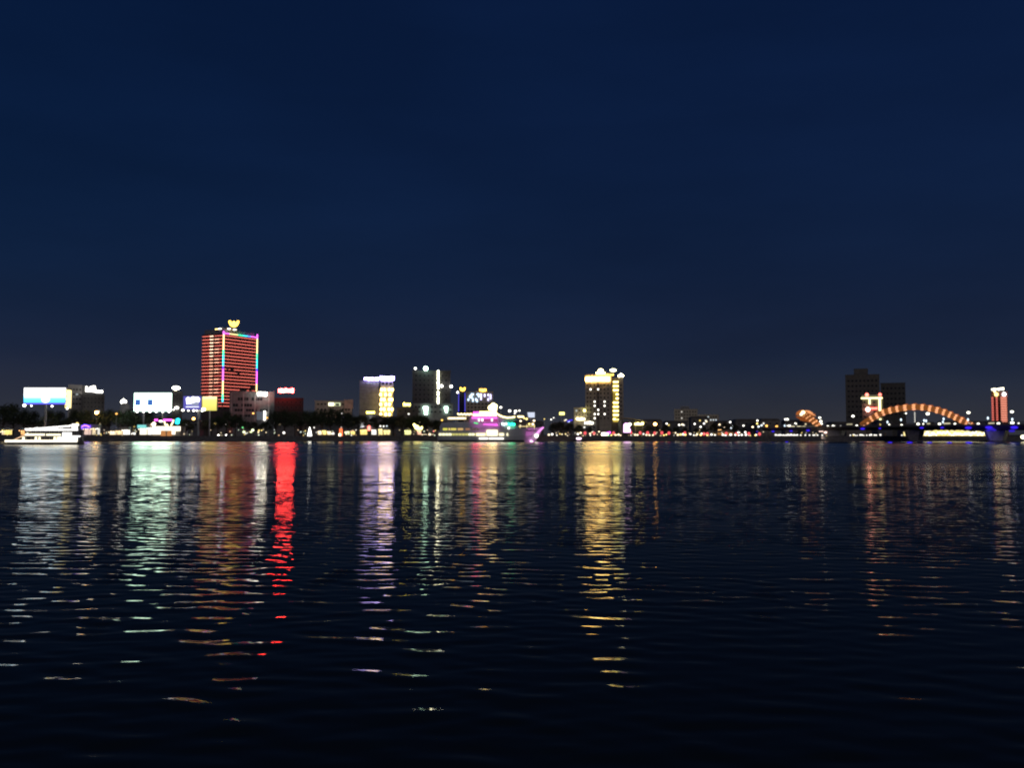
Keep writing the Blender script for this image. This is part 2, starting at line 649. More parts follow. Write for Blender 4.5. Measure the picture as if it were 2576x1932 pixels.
    # golden horned emblem on a lattice
    De = D + 16
    em_c = P(588.5, 809, De)
    s = S(De)
    pts = []
    for i in range(13):
        t = math.pi * (1.06 + .88 * i / 12)
        pts.append((em_c.x + math.cos(t) * 11.2 * s, De, Z(804, De) + math.sin(t) * 13.5 * s))
    rs = [.9, 1.15, 1.4, 1.7, 1.9, 2.1, 2.2, 2.1, 1.9, 1.7, 1.4, 1.15, .9]
    emb = MB().tube(pts, rs, 8).part('emblem', em((1, .62, .08), 5.0), root)
    MB().ball((em_c.x, De - .4, Z(811, De)), 1.3).part('emblem_ball', em((1, .66, .1), 5.0), emb)
    fr = MB()
    for dx in (-2.5, 0, 2.5):
        fr.box(em_c.x + dx - .15, em_c.x + dx + .15, De + .3, De + .6, zt + 4.2, Z(819, De))
    fr.part('emblem_frame', METAL, root)
    for px, yy, c_ in ((545, 828, YE), (553, 827, WH), (576, 827, WH), (590, 829, WH)):
        p = P(px, yy, D + 6)
        MB().box(p.x - 1.4, p.x + 1.4, p.y, p.y + .6, p.z - .45, p.z + .45).part('roof_lamp', em(c_, 5), root)
    return root


red_tower()

# grey concrete block in front of the tower
b = building('grey concrete block below the red lit tower, small white roof sign', 577, 690, 985, 760, 24, mat('weathered_concrete', (.20, .20, .20)))
for y0, y1, x0, x1 in ((1000, 1008, 590, 672), (1016, 1023, 585, 640), (1029, 1035, 590, 684), (1043, 1049, 588, 636)):
    n_ = int((x1 - x0) / 7)
    for k in range(n_):
        if (k * 7 + y0) % 5 == 0:
            continue
        MB().box(X(x0 + k * 7 + .4, 760), X(x0 + k * 7 + 6.3, 760), 759.86, 759.97, Z(y1, 760), Z(y0, 760)).part('window', GLASS, b)
for px in (582, 612, 641, 676):
    MB().box(X(px, 760) - .5, X(px, 760) + .5, 759.5, 759.98, GZ, Z(988, 760)).part('pier', CONC, b)
sign(b, 641, 665, 985, 996, 752, WH, 22, 4)
spot(b, (X(600, 705), 705, 6), (X(630, 760), 760, 25), 6500, (.8, .9, 1), 90)
MB().box(X(645, 759), X(661, 759), 759.0, 759.97, Z(1056, 760), Z(1035, 760)).part('stair_window', em((.45, .5, .6), .22), b)
MB().box(X(663, 759), X(667, 759), 758.6, 759.9, Z(1057, 760), Z(1034, 760)).part('vertical_sign', em(WH, 7), b)
# red sign building
b = building('dark maroon building with glowing red roof sign', 690, 763, 1001, 740, 22, MAROON)
sign(b, 697, 736, 977, 988, 736, (1, .045, .04), 75, 7, .2)
windows(b, [700 + 11 * i for i in range(6)], [Z(y, 740) for y in (1012, 1025, 1038)], 740, 2.2, 1.5)
# beige low building
b = building('low beige building with one bright window beside dark trees', 792, 886, 1008, 720, 20, WARMW)
windows(b, [800 + 9 * i for i in range(3)] + [862, 870, 878], [Z(y, 720) for y in (1017, 1030)], 720, 1.7, 1.3)
MB().box(X(826, 720), X(840, 720), 719.8, 719.98, Z(1021, 720), Z(1013, 720)).part('lit_window', em((1, 1, .62), 2.5), b)
f = MB().box(X(842, 720), X(856, 720), 719.85, 719.98, Z(1021, 720), Z(1013, 720)).part('lit_window', em((.9, 1, .6), .9), b)
MB().box(X(844, 720), X(853, 720), 719.75, 719.84, Z(1020.5, 720), Z(1015, 720)).part('blind', mat('blind', (.12, .13, .12)), f)
MB().box(X(864, 717), X(886, 717), 716, 719.95, Z(1028, 720), Z(1006, 720)).part('stair_tower', mat('reddish_lit_render', (.60, .42, .34)), b)  # reddish light on this end is put into the wall colour
spot(b, (X(850, 690), 690, 8), (X(850, 720), 720, 22), 6500, (1, .72, .55), 110)

# hotel with lantern tower
b = building('plain grey hotel slab joined to a tower of golden lamps', 904, 953, 957, 700, 26, CONC)
sign(b, 915, 952, 949, 957, 698, PW, 17, 8)
for k in range(4):
    p = P(926 + 8 * k, 964, 699.8)
    MB().box(p.x - .5, p.x + .5, 699.7, 699.98, p.z - .4, p.z + .4).part('small_window', em(CW, .5), b)
for k in range(5):
    MB().box(X(904, 700), X(953, 700), 699.9, 699.99, Z(975.6 + 14 * k, 700), Z(975 + 14 * k, 700)).part('joint', FRAME, b)
spot(b, (X(890, 650), 650, 8), (X(930, 700), 700, 35), 17000, (.85, .9, 1), 80)
bx0, bx1 = X(955, 697), X(986, 697)
MB().box(bx0, bx1, 697, 722, GZ - .3, Z(957, 697)).part('lamp_tower', PALE, b)
sign(b, 953, 989, 946, 956, 694, PW, 24, 6, .12)
for i in range(4):
    x = X(956.5 + i * 9.4, 696)
    MB().box(x - .5, x + .5, 696.2, 696.98, GZ, Z(960, 697)).part('pilaster', PALE, b)
for i in range(3):
    x = X(961.2 + i * 9.4, 696)
    MB().box(x - .9, x + .9, 696.85, 696.99, Z(968, 697), Z(961, 697)).part('dark_window', GLASS, b)
gold = em((1, .70, .22), 9)
bulb = MB().ball((0, 0, 0), 1.0, 8, 5, 1.25).mesh('wall_lamp', gold)
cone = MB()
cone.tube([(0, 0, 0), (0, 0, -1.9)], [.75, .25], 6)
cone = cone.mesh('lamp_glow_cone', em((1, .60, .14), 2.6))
for j, yy in enumerate((980, 992.5, 1005, 1017, 1029.5, 1042.5)):
    for i in range(4 if j % 2 == 0 else 3):
        px = (957, 965, 977, 984)[i] if j % 2 == 0 else (956, 968, 978)[i]
        p = P(px + random.uniform(-1, 1), yy, 695.5)
        child_at('wall_lamp', bulb, b, p)
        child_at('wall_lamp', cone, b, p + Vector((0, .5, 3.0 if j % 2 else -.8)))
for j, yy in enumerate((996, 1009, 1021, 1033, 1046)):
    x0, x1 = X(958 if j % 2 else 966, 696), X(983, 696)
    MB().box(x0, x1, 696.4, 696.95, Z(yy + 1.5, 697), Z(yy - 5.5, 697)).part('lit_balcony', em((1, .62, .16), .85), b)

# dark tall block with bulb string
b = building('tall dark block with a vertical string of bulbs on its edge', 1037, 1133, 932, 830, 30, DARKW)
windows(b, [1046 + 10.5 * i for i in range(5)] + [1112, 1122], [Z(945 + 12 * k, 830) for k in range(8)], 830, 2.3, 1.9, .0)
bm = MB().ball((0, 0, 0), .78).mesh('bulb', em((1, .97, .68), 16))
for k, y in enumerate([934, 939, 944, 949, 954, 961, 965, 971, 977, 987, 993, 1001, 1005, 1010, 1015, 1022, 1026]):
    p = P(1102 + (k > 14) * -2, y, 829)
    child_at('bulb', bm, b, p)
p = P(1099, 1026, 829)
child_at('bulb', bm, b, p)
MB().tube([P(1102, 932, 829.5), P(1101, 1028, 829.5)], .12).part('bulb_cable', METAL, b)
for px, y, r, c_, s_ in ((1044, 927, .9, WH, 9), (1070, 927, 1.9, (.62, 1, .76), 20), (1110, 971, 1.1, WH, 14), (1134, 972, 1.1, WH, 14)):
    p = P(px, y, 826)
    MB().ball(p, r).part('floodlamp', em(c_, s_), b)
    MB().tube([p + Vector((0, .3, 0)), (p.x, 826.3, p.z - 3.5), (p.x, 830.2, p.z - 3.6)], .15).part('lamp_bracket', METAL, b)
b = building('low pale podium with two white shop signs behind the trees', 1040, 1140, 1015, 760, 30, mat('podium_wall', (.24, .23, .22)))
windows(b, [1046, 1055, 1086, 1095, 1108, 1132], [Z(y, 760) for y in (1024, 1036)], 760, 2.0, 1.6)
for x0, x1, y0, y1 in ((1064, 1076, 1023, 1043), (1117, 1126, 1023, 1038)):
    q = MB()
    q.box(X(x0, 758), X(x1, 758), 758, 758.5, Z(y0 + 6, 758), Z(y0, 758))
    q.box(X(x0 + 2, 758), X(x1 - .5, 758), 758, 758.5, Z(y0 + 12, 758), Z(y0 + 6.2, 758))
    q.box(X(x0 + 3, 758), X(x1 - 1, 758), 758, 758.5, Z(y1, 758), Z(y0 + 13, 758))
    q.part('shop_sign', em((.66, 1, .80), 7), b)
spot(b, (X(1090, 730), 730, 6), (X(1090, 760), 760, 18), 5000, (1, .92, .8), 120)

# small yellow roof signs on dark houses
for px0, px1, y0, y1, D, lab in ((921, 942, 1034, 1041, 660, 'dark house with a yellow sign in front of the grey hotel'),
                                 (1014, 1032, 1013, 1022, 700, 'dark building with a bright yellow sign beside the bulb-strung block')):
    b = building(lab, px0 - 16, px1 + 20, y1 + 3, D, 14, ROOFM)
    windows(b, [px0 - 8, px0 + 6, px1 + 8], [Z(y1 + 12, D)], D, 1.4, 1.2)
    sign(b, px0, px1, y0, y1, D - 1, (1, .82, .12), 9, 4)

# blue outlined slim tower with emblem
b = building('slim dark tower with blue light edges and orange emblem', 1153, 1170, 986, 900, 14, DARKW)
for px in (1153.5, 1169.5):
    MB().box(X(px, 899) - .2, X(px, 899) + .2, 899.2, 899.9, Z(1036, 899), Z(988, 899)).part('blue_strip', em((.12, .10, 1), 1.3), b)
windows(b, [1158, 1164], [Z(994 + 7 * k, 900) for k in range(6)], 900, 1.8, 1.5, 0)
pts = [(X(1163.5, 900) + math.cos(t) * 2.1, 902, Z(974, 900) + math.sin(t) * 2.6) for t in [math.pi * (1.02 + .96 * k / 8) for k in range(9)]]
MB().tube(pts, [.5, .8, 1.05, 1.25, 1.3, 1.25, 1.05, .8, .5], 8).part('emblem', em((1, .55, .05), 7), b)
MB().box(X(1163.5, 900) - .2, X(1163.5, 900) + .2, 902, 902.5, Z(987, 900), Z(979, 900)).part('emblem_post', METAL, b)
p = P(1151, 987, 898)
MB().ball(p, .8).part('roof_lamp', em(WH, 10), b)
MB().tube([p, (p.x + .4, 900.5, p.z - 1.5)], .12).part('lamp_bracket', METAL, b)

# building with vertical white-blue light bars
b = building('brown hotel with scattered blue-white light bars and orange sign', 1172, 1240, 985, 860, 22, WARMW)
sign(b, 1206, 1223, 978, 985, 859, (1, .50, .05), 9, 3)
for px, y0, y1 in ((1178, 1003, 1008), (1182, 995, 1001), (1186, 990, 1002), (1190, 990, 994), (1189.5, 1002, 1010), (1197, 1002, 1007), (1200, 1005, 1011), (1200.5, 990, 994), (1204, 990, 999),
                   (1210, 990, 1006), (1219, 991, 998), (1228, 1002, 1008), (1228, 991, 996), (1234, 992, 1004)):
    x = X(px, 859)
    MB().box(x - .42, x + .42, 859.3, 859.95, Z(y1, 859), Z(y0, 859)).part('light_bar', em((.50, .72, 1) if px < 1205 else (.62, .60, 1), 4.0), b)
windows(b, [1178 + 9 * i for i in range(7)], [Z(1016 + 9 * k, 860) for k in range(3)], 860, 1.9, 1.5, .06)
spot(b, (X(1200, 820), 820, 8), (X(1205, 860), 860, 20), 3500, (1, .7, .4), 110)


def yellow_hotel():
    D = 690
    b = building('stone coloured hotel with glowing yellow sign band and golden stair strip', 1473, 1538, 943, D, 26, WARMW)
    s = S(D)
    zs = [Z(969 + 10.4 * k, D) for k in range(9)]
    lit = {(1, 1), (3, 1), (2, 4), (5, 4), (2, 5), (5, 5), (3, 6), (2, 7), (3, 7), (5, 7), (2, 8)}
    windows(b, [1478, 1486, 1496, 1505, 1512, 1521, 1530], zs, D, 1.15, 1.35, 0, lit, em((1, .95, .82), 4.5))
    MB().box(X(1501, D), X(1508, D), D - .04, D + .1, GZ, Z(962, D)).part('brown_joint', mat('brown_panel', (.22, .18, .15)), b)  # brown strip up the front, slightly proud of the wall
    MB().box(X(1538.2, D), X(1556, D), D + 3, D + 24, GZ - .3, Z(950, D)).part('stair_core', mat('brown_panel', (.22, .18, .15)), b)
    MB().box(X(1556.2, D), X(1568.5, D), D + 1, D + 26, GZ - .3, Z(944, D)).part('right_wing', WARMW, b)
    windows(b, [1562], zs, D + 1, 1.15, 1.35)
    sign(b, 1473, 1534, 948, 959.5, D - 1.2, (1, .62, .17), 22, 11, .12, 'sign_band')
    # golden stair strip: lit landings between darker panes
    for k in range(10):
        y0 = 958.5 + 10.4 * k
        x0, x1 = X(1542.5, D), X(1555, D)
        MB().box(x0, x1, D + 2.5, D + 2.95, Z(y0 + 9.9, D), Z(y0 + .2, D)).part('stair_pane', em((1, .72, .12), .55 if k not in (3, 4) else .30), b)
        for px in ((1545, 1552.5) if k not in (3, 4) else (1552,)):
            p = P(px, y0 + 2.5, D + 2.2)
            MB().box(p.x - .95, p.x + .95, D + 2.05, D + 2.45, p.z - .55, p.z + .55).part('stair_lamp', em((1, .80, .25), 7), b)
    # roof crown
    MB().box(X(1500, D), X(1546, D), D + 4, D + 18, Z(943, D), Z(938, D)).part('roof_storey', WARMW, b)
    MB().ball(P(1510.5, 933, D + 2), 2.0, 10, 6, .8).part('crown_lamp', em((1, .86, .40), 12), b)
    MB().box(X(1499.5, D), X(1523, D), D + 1.2, D + 1.8, Z(940, D), Z(936, D)).part('crown_sign', em((1, .80, .34), 10), b)
    for k in range(7):
        p = P(1504 + 6.2 * k, 943 + (k % 2), D - .6)
        MB().box(p.x - .7, p.x + .7, D - .9, D - .5, p.z - .7, p.z + .6).part('sign_letter', em((1, .64, .10), 4), b)
    MB().ball(P(1540.5, 931.5, D + 6), 2.4, 12, 5, .42).part('roof_disc', em((1, .95, .55), 10), b)
    MB().tube([P(1540.5, 932, D + 6), P(1540.5, 940, D + 6)], .3).part('disc_post', METAL, b)
    MB().tube([P(1510.5, 933, D + 2.2), P(1510.5, 941, D + 4.2)], .3).part('lamp_post', METAL, b)
    for px, y in ((1557, 946), (1562, 942.5), (1566, 945.5)):
        p = P(px, y, D + 1)
        MB().ball(p, .85).part('roof_lamp', em((1, .95, .62), 10), b)
        MB().tube([p, p + Vector((0, .8, -1.6))], .1).part('lamp_bracket', METAL, b)
    spot(b, (X(1500, 645), 645, 8), (X(1508, D), D, 34), 30000, (1, .82, .66), 85)
    a = building('small annex with yellow signs at the foot of the stone hotel', 1444, 1472, 1025, D + 2, 20, WARMW)
    windows(a, [1450, 1458, 1466], [Z(1033, D), Z(1043, D)], D + 2, 1.2, 1.2, 0, {(0, 0)}, em(CW, 1.0))
    MB().ball(P(1471, 1033, D - 1), 1.0).part('wall_lamp', em((1, .9, .3), 7), a)
    sign(a, 1451, 1472, 1051, 1057, D - 2, (1, .88, .5), 12, 4)
    c = building('long low shop with a bright warm sign beside the hotel annex', 1466, 1500, 1059, 640, 12, CONC)
    sign(c, 1471, 1492, 1061, 1067, 639, (1, .92, .7), 10, 4, name='shop_sign')
    windows(c, [1470, 1482, 1494], [Z(1075, 640)], 640, 1.5, 1.3, .4)


yellow_hotel()

# swooping roof pavilion
D = 600
a = thing('pavilion', 'pavilion with a long swooping roof and yellow sign', 'building', (X(1592, D), D + 8, GZ))
q = MB()
prof = [(1556, 1052), (1568, 1051), (1585, 1052), (1605, 1055), (1626, 1061)]
q.prof([(X(x, D), Z(y + 2.2, D)) for x, y in prof] + [(X(x, D), Z(y, D)) for x, y in reversed(prof)], D - 2, D + 18)
q.part('roof', mat('pale_roof', (.45, .38, .28)), a)
MB().box(X(1562, D), X(1616, D), D + 2, D + 15, GZ, Z(1060, D)).part('wall', DARKW, a)
for px in (1562, 1580, 1598, 1616):
    MB().tube([(X(px, D), D - .5, GZ), (X(px, D), D - .5, Z(1058 if px < 1600 else 1061, D))], .22).part('column', PALE, a)
sign(a, 1596, 1619, 1062, 1070, D - 2.5, (1, .80, .25), 8, 4, .4, 'yellow_sign', )
spot(a, (X(1600, 575), 575, 4), (X(1592, 600), 600, 12), 900, (1, .75, .4), 120)

# far grey blocks on the right
b = building('wide stepped grey block with a few lit windows behind street lamps', 1696, 1755, 1029, 980, 30, mat('dusty_concrete', (.40, .37, .32)))
MB().box(X(1712, 980), X(1734, 980), 984, 1004, Z(1029, 980) - .6, Z(1022, 980)).part('roof_storey', CONC, b)
windows(b, [1701 + 7 * i for i in range(8)], [Z(1036 + 8 * k, 980) for k in range(5)], 980, 1.5, 1.5, 0, {(2, 0), (2, 2)}, em(WH, .9))
spot(b, (X(1725, 930), 930, 6), (X(1725, 980), 980, 22), 9000, (1, .85, .6), 100)
b = building('lower grey block with lit top-floor windows beside the stepped block', 1757, 1808, 1043, 960, 26, mat('dusty_concrete', (.40, .37, .32)))
windows(b, [1762 + 6.5 * i for i in range(7)], [Z(1049 + 7.5 * k, 960) for k in range(3)], 960, 1.5, 1.4, 0, {(3, 0), (4, 1), (5, 1), (6, 1), (0, 1)}, em(CW, 1.1))
spot(b, (X(1780, 915), 915, 6), (X(1780, 960), 960, 16), 5000, (1, .85, .6), 100)

# dark pair of towers behind the bridge
b = building('very tall dark unlit tower rising behind the dragon bridge', 2128, 2214, 942, 860, 34, mat('dark_brown_wall', (.20, .185, .15), .8))
MB().box(X(2150, 860), X(2186, 860), 866, 886, Z(942, 860) - .6, Z(926, 860)).part('roof_storey', mat('dark_brown_wall', (.20, .185, .15)), b)
windows(b, [2136 + 10 * i for i in range(8)], [Z(958 + 13 * k, 860) for k in range(8)], 860, 2.2, 2.0)
b = building('second dark tower, lower, beside the very tall dark one', 2217, 2279, 963, 880, 34, mat('dark_green_wall', (.17, .165, .14), .8))
windows(b, [2224 + 10 * i for i in range(6)], [Z(977 + 13 * k, 880) for k in range(6)], 880, 2.2, 2.0)

# building under construction outlined in yellow light
D = 800
b = building('narrow building with yellow light frame and red lamps before the dark towers', 2170, 2222, 1001, D, 16, mat('dark_brown_wall', (.20, .185, .15)))
ylw = em((1, .92, .46), 2.4)
for n_, x0, x1, y0, y1, mm in (('light_beam', 2168, 2222, 999.5, 1003.5, ylw), ('light_post', 2212, 2218, 1003.6, 1034, ylw), ('light_post', 2187, 2192, 1003.6, 1017, ylw),
                               ('light_post', 2213, 2218, 1053, 1064, ylw), ('roof_rail', 2170, 2220, 995, 996.5, em((.7, .62, .35), .5)),
                               ('red_beam', 2189, 2209, 1025.5, 1029.5, em((1, .12, .09), 6))):
    MB().box(X(x0, D - 1), X(x1, D - 1), D - 1.5, D - .05, Z(y1, D), Z(y0, D)).part(n_, mm, b)
for px, y, r, c_, s_ in ((2183, 993, 1.6, (1, .16, .12), 5), (2216, 993, 1.4, (1, .16, .12), 4), (2185.5, 1030, 1.9, (1, .40, .34), 12)):
    p = P(px, y, D - 2)
    MB().ball(p, r).part('red_lamp', em(c_, s_), b)
    MB().tube([p, p + Vector((0, 1.5, -2))], .15).part('lamp_bracket', METAL, b)
windows(b, [2176, 2200], [Z(1012 + 12 * k, D) for k in range(4)], D, 2, 1.6)

# red lit tower far right
D = 880
b = building('slim tower of red light rows with white crown sign at bridge end', 2495, 2536, 985, D, 20, mat('red_brown_wall', (.20, .08, .07)))
sign(b, 2495, 2527, 975, 982, D - 1, (1, .93, .70), 5, 6, .35)
for k in range(15):
    y = 1000 + k * 4.35
    for x0, x1, c_, s_ in ((2496, 2501, (1, .22, .17), 1.6), (2507, 2511.5, (1, .22, .17), 1.6), (2519, 2534.5, (1, .36, .24), 1.9)):
        MB().box(X(x0, D - .5), X(x1, D - .5), D - .5, D - .03, Z(y + .7, D), Z(y - .7, D)).part('light_row', em(c_, s_), b)
MB().box(X(2503.5, D), X(2505, D), D - .8, D + .1, GZ, Z(998, D)).part('fin', MAROON, b)
MB().box(X(2513.5, D), X(2517.5, D), D - .8, D + .1, GZ, Z(998, D)).part('fin', MAROON, b)
for px, y, r, c_, s_ in ((2508.5, 992, 2.0, (1, .80, .25), 3), (2528, 992, 1.9, (.92, .96, 1), 5), (2504, 984.5, 1.1, (1, .8, .3), 5)):
    MB().ball(P(px, y, D - 1.5), r).part('globe', em(c_, s_), b)
spot(b, (X(2515, 850), 850, 8), (X(2515, 880), 880, 26), 3000, (1, .25, .15), 110)

# left: grey slab and sign building
b = building('grey slab block standing beside the blue billboard', 170, 205, 968, 780, 16, CONC)
MB().box(X(205, 784), X(226, 784), 784, 795, GZ, Z(969.5, 784)).part('side_wing', DARKW, b)
windows(b, [176 + 8 * i for i in range(4)], [Z(980 + 12 * k, 780) for k in range(4)], 780, 1.8, 1.5, 0, {(2, 1)}, em(CW, .5))
spot(b, (X(180, 735), 735, 8), (X(187, 780), 780, 28), 11000, (1, .92, .85), 70)
b = building('dark office block carrying a white lit rooftop sign', 206, 262, 992, 770, 18, DARKW)
windows(b, [212 + 9 * i for i in range(6)], [Z(1002 + 11 * k, 770) for k in range(4)], 770, 1.8, 1.5, .03)
D = 768
fr = MB().box(X(211, D), X(254, D), D + .3, D + .6, Z(991, D), Z(987.5, D)).part('rooftop_sign', METAL, b)
wl = em(WH, 11)
for pts in ([(211, 973), (215, 973), (218, 985), (211, 985)], [(217, 985), (222, 973), (226, 973), (223, 985)], [(223.5, 985), (228, 971), (235, 971), (237, 986), (231, 986)], [(236, 982), (254, 982), (254, 987.5), (236, 987.5)]):
    MB().prof([(X(x, D), Z(y, D)) for x, y in reversed(pts)], D - .1, D + .25).part('lit_letter', wl, fr)
# domed rooftop lantern
D = 700
b = building('small pale roof turret with a white dome lamp beside white billboard', 302, 326, 1018, D, 8, PALE, parapet=False)
MB().box(X(306, D), X(322, D), D + 1, D + 6, Z(1018, D), Z(1013, D)).part('drum', PALE, b)
MB().ball(P(315, 1011, D + 3), 2.3, 10, 6, .75).part('dome_lamp', em(WH, 12), b)
MB().tube([P(315, 1006, D + 3), P(315, 1002.5, D + 3)], [.5, .1]).part('finial', em(WH, 8), b)
spot(b, (X(314, 680), 680, 20), (X(314, 700), 700, 24), 1500, (.85, 1, .9), 90)
# dark tower with oval sign between billboards
D = 720
b = building('dark tower block with small oval cream sign between two billboards', 432, 458, 984, D, 16, DARKW)
windows(b, [438, 445, 452], [Z(993 + 11 * k, D) for k in range(5)], D, 1.5, 1.4, .0)
MB().ball(P(443, 976, D), 3.3, 12, 5, .42).part('oval_sign', em((1, .98, .85), 9), b)
MB().ball(P(441, 980.5, D - .5), 1.3, 8, 5, .6).part('small_lamp', em((1, .9, .6), 5), b)
MB().tube([P(443, 977, D + .5), P(443, 985, D + .5)], .3).part('sign_post', METAL, b)
MB().ball(P(442, 1026, D - 2), 1.7, 8, 5, .5).part('wall_lamp', em(WH, 9), b)
MB().ball(P(434, 1031, D - 2), .8, 8, 5, .6).part('wall_lamp', em(WH, 4), b)


# ------------------------------------------------------------------ billboards
def blue_face(n, L, tc):
    sp = n.new('ShaderNodeSeparateXYZ')
    L.new(tc.outputs['Generated'], sp.inputs[0])
    r = n.new('ShaderNodeValToRGB')
    e = r.color_ramp.elements
    e[0].position, e[0].color = 0.0, (.05, .04, .35, 1)
    e[1].position, e[1].color = .62, (1, 1, 1, 1)
    for p, c in ((.09, (.06, .07, .5, 1)), (.13, (.04, .32, .62, 1)), (.35, (.10, .60, .85, 1))):
        q = e.new(p)
        q.color = c
    L.new(sp.outputs[2], r.inputs[0])
    # white disc low in the middle
    v = n.new('ShaderNodeVectorMath')
    v.operation = 'SUBTRACT'
    v.inputs[1].default_value = (.52, .5, .30)
    L.new(tc.outputs['Generated'], v.inputs[0])
    v2 = n.new('ShaderNodeVectorMath')
    v2.operation = 'MULTIPLY'
    v2.inputs[1].default_value = (2.6, 0, 1.25)
    L.new(v.outputs[0], v2.inputs[0])
    ln = n.new('ShaderNodeVectorMath')
    ln.operation = 'LENGTH'
    L.new(v2.outputs[0], ln.inputs[0])
    mr = n.new('ShaderNodeMapRange')
    mr.inputs[1].default_value, mr.inputs[2].default_value = .17, .30
    mr.inputs[3].default_value, mr.inputs[4].default_value = 1, 0
    L.new(ln.outputs['Value'], mr.inputs[0])
    mx = n.new('ShaderNodeMix')
    mx.data_type = 'RGBA'
    L.new(mr.outputs[0], mx.inputs[0])
    L.new(r.outputs[0], mx.inputs[6])
    mx.inputs[7].default_value = (1, 1, 1, 1)
    return mx.outputs[2], 3.4


def billboard(label, x0, x1, y0, y1, D, face, th=1.0, poles=(), pole_r=.5, lamps=(), lampm=None, ytop1=None):
    root = thing('billboard', label, 'billboard', (X((x0 + x1) / 2, D), D, GZ))
    a, b_ = X(x0, D), X(x1, D)
    zt, zb = Z(y0, D), Z(y1, D)
    MB().box(a - .2, b_ + .2, D + .02, D + th, zb - .2, zt + .2).part('cabinet', METAL, root)
    MB().box(a, b_, D - .12, D + .019, zb, zt).part('panel', face, root)
    f = MB()
    for (p0, p1, q0, q1) in ((a - .2, a, zb - .2, zt + .2), (b_, b_ + .2, zb - .2, zt + .2), (a, b_, zt, zt + .2), (a, b_, zb - .2, zb)):
        f.box(p0, p1, D - .2, D + .018, q0, q1)
    f.part('frame', METAL, root)
    for px in poles:
        x = X(px, D)
        MB().tube([(x, D + th / 2, GZ), (x, D + th / 2, zb - .1)], [pole_r * 1.1, pole_r], 10).part('pole', POLEM, root)
    for px, y, r in lamps:
        p = P(px, y, D - 1.2)
        MB().ball(p, r, 8, 5, .7).part('lamp', lampm or em(WH, 10), root)
        MB().tube([p + Vector((0, .1, -.1)), (p.x, D + .05, zb - .15)], .08, 5).part('lamp_arm', METAL, root)
    return root


r_ = billboard('wide billboard fading white to cyan on a single pole', 59, 164, 976, 1017, 540, node_em('cyan_poster', blue_face), 3.5, (111,), .62,
               ((61, 1020, .9), (79, 1021, .45), (131, 1022, .55)))
q = MB().box(X(164.8, 541), X(173, 541), 539.9, 543.5, Z(1026, 540), Z(981, 540)).part('side_panel', em((1, .80, .34), 2.2), r_)
for k in range(4):
    p = P(166, 984.5 + 12.5 * k, 539.8)
    MB().box(p.x - .5, p.x + .3, 539.75, 539.88, p.z - .35, p.z + .35).part('vent', METAL, q)
MB().ball(P(169, 1028, 539), .5).part('lamp', em(WH, 6), r_)


def white_face(n, L, tc):
    sp = n.new('ShaderNodeSeparateXYZ')
    L.new(tc.outputs['Generated'], sp.inputs[0])
    def rng(sock, a, b):
        g1 = n.new('ShaderNodeMath'); g1.operation = 'GREATER_THAN'; g1.inputs[1].default_value = a
        g2 = n.new('ShaderNodeMath'); g2.operation = 'LESS_THAN'; g2.inputs[1].default_value = b
        L.new(sock, g1.inputs[0]); L.new(sock, g2.inputs[0])
        m_ = n.new('ShaderNodeMath'); m_.operation = 'MULTIPLY'
        L.new(g1.outputs[0], m_.inputs[0]); L.new(g2.outputs[0], m_.inputs[1])
        return m_.outputs[0]
    zz = rng(sp.outputs[2], .30, .66)
    xa, xb, xc = rng(sp.outputs[0], .02, .17), rng(sp.outputs[0], .355, .50), rng(sp.outputs[0], .14, .38)
    zc = rng(sp.outputs[2], .44, .47)
    mx_ = n.new('ShaderNodeMath'); mx_.operation = 'MAXIMUM'
    L.new(xa, mx_.inputs[0]); L.new(xb, mx_.inputs[1])
    m1 = n.new('ShaderNodeMath'); m1.operation = 'MULTIPLY'
    L.new(zz, m1.inputs[0]); L.new(mx_.outputs[0], m1.inputs[1])
    m2 = n.new('ShaderNodeMath'); m2.operation = 'MULTIPLY'
    L.new(xc, m2.inputs[0]); L.new(zc, m2.inputs[1])
    m3 = n.new('ShaderNodeMath'); m3.operation = 'MAXIMUM'
    L.new(m1.outputs[0], m3.inputs[0]); L.new(m2.outputs[0], m3.inputs[1])
    mx = n.new('ShaderNodeMix'); mx.data_type = 'RGBA'
    L.new(m3.outputs[0], mx.inputs[0])
    mx.inputs[6].default_value = (.66, 1, .82, 1)
    mx.inputs[7].default_value = (.008, .022, .075, 1)
    return mx.outputs[2], 7.5


billboard('large blinding white billboard with dark blue corners', 337, 431, 989, 1034, 560, node_em('white_poster', white_face), 1.4, (360, 408), .45,
          [(345 + 16 * k, 1036, .6) for k in range(6)], em(WH, 9))


def purple_face(n, L, tc):
    br = n.new('ShaderNodeTexBrick')
    br.inputs['Color1'].default_value = (1, 1, 1, 1)
    br.inputs['Color2'].default_value = (.85, .9, 1, 1)
    br.inputs['Mortar'].default_value = (.10, .09, .40, 1)
    br.inputs['Scale'].default_value = 1.0
    br.inputs['Mortar Size'].default_value = .10
    br.inputs['Brick Width'].default_value = .86
    br.inputs['Row Height'].default_value = .62
    br.offset = 0
    mp = n.new('ShaderNodeMapping')
    mp.inputs['Rotation'].default_value = (R(90), 0, 0)
    mp.inputs['Location'].default_value = (-.06, -.26, 0)
    L.new(tc.outputs['Generated'], mp.inputs[0])
    L.new(mp.outputs[0], br.inputs['Vector'])
    return br.outputs[0], 1.3


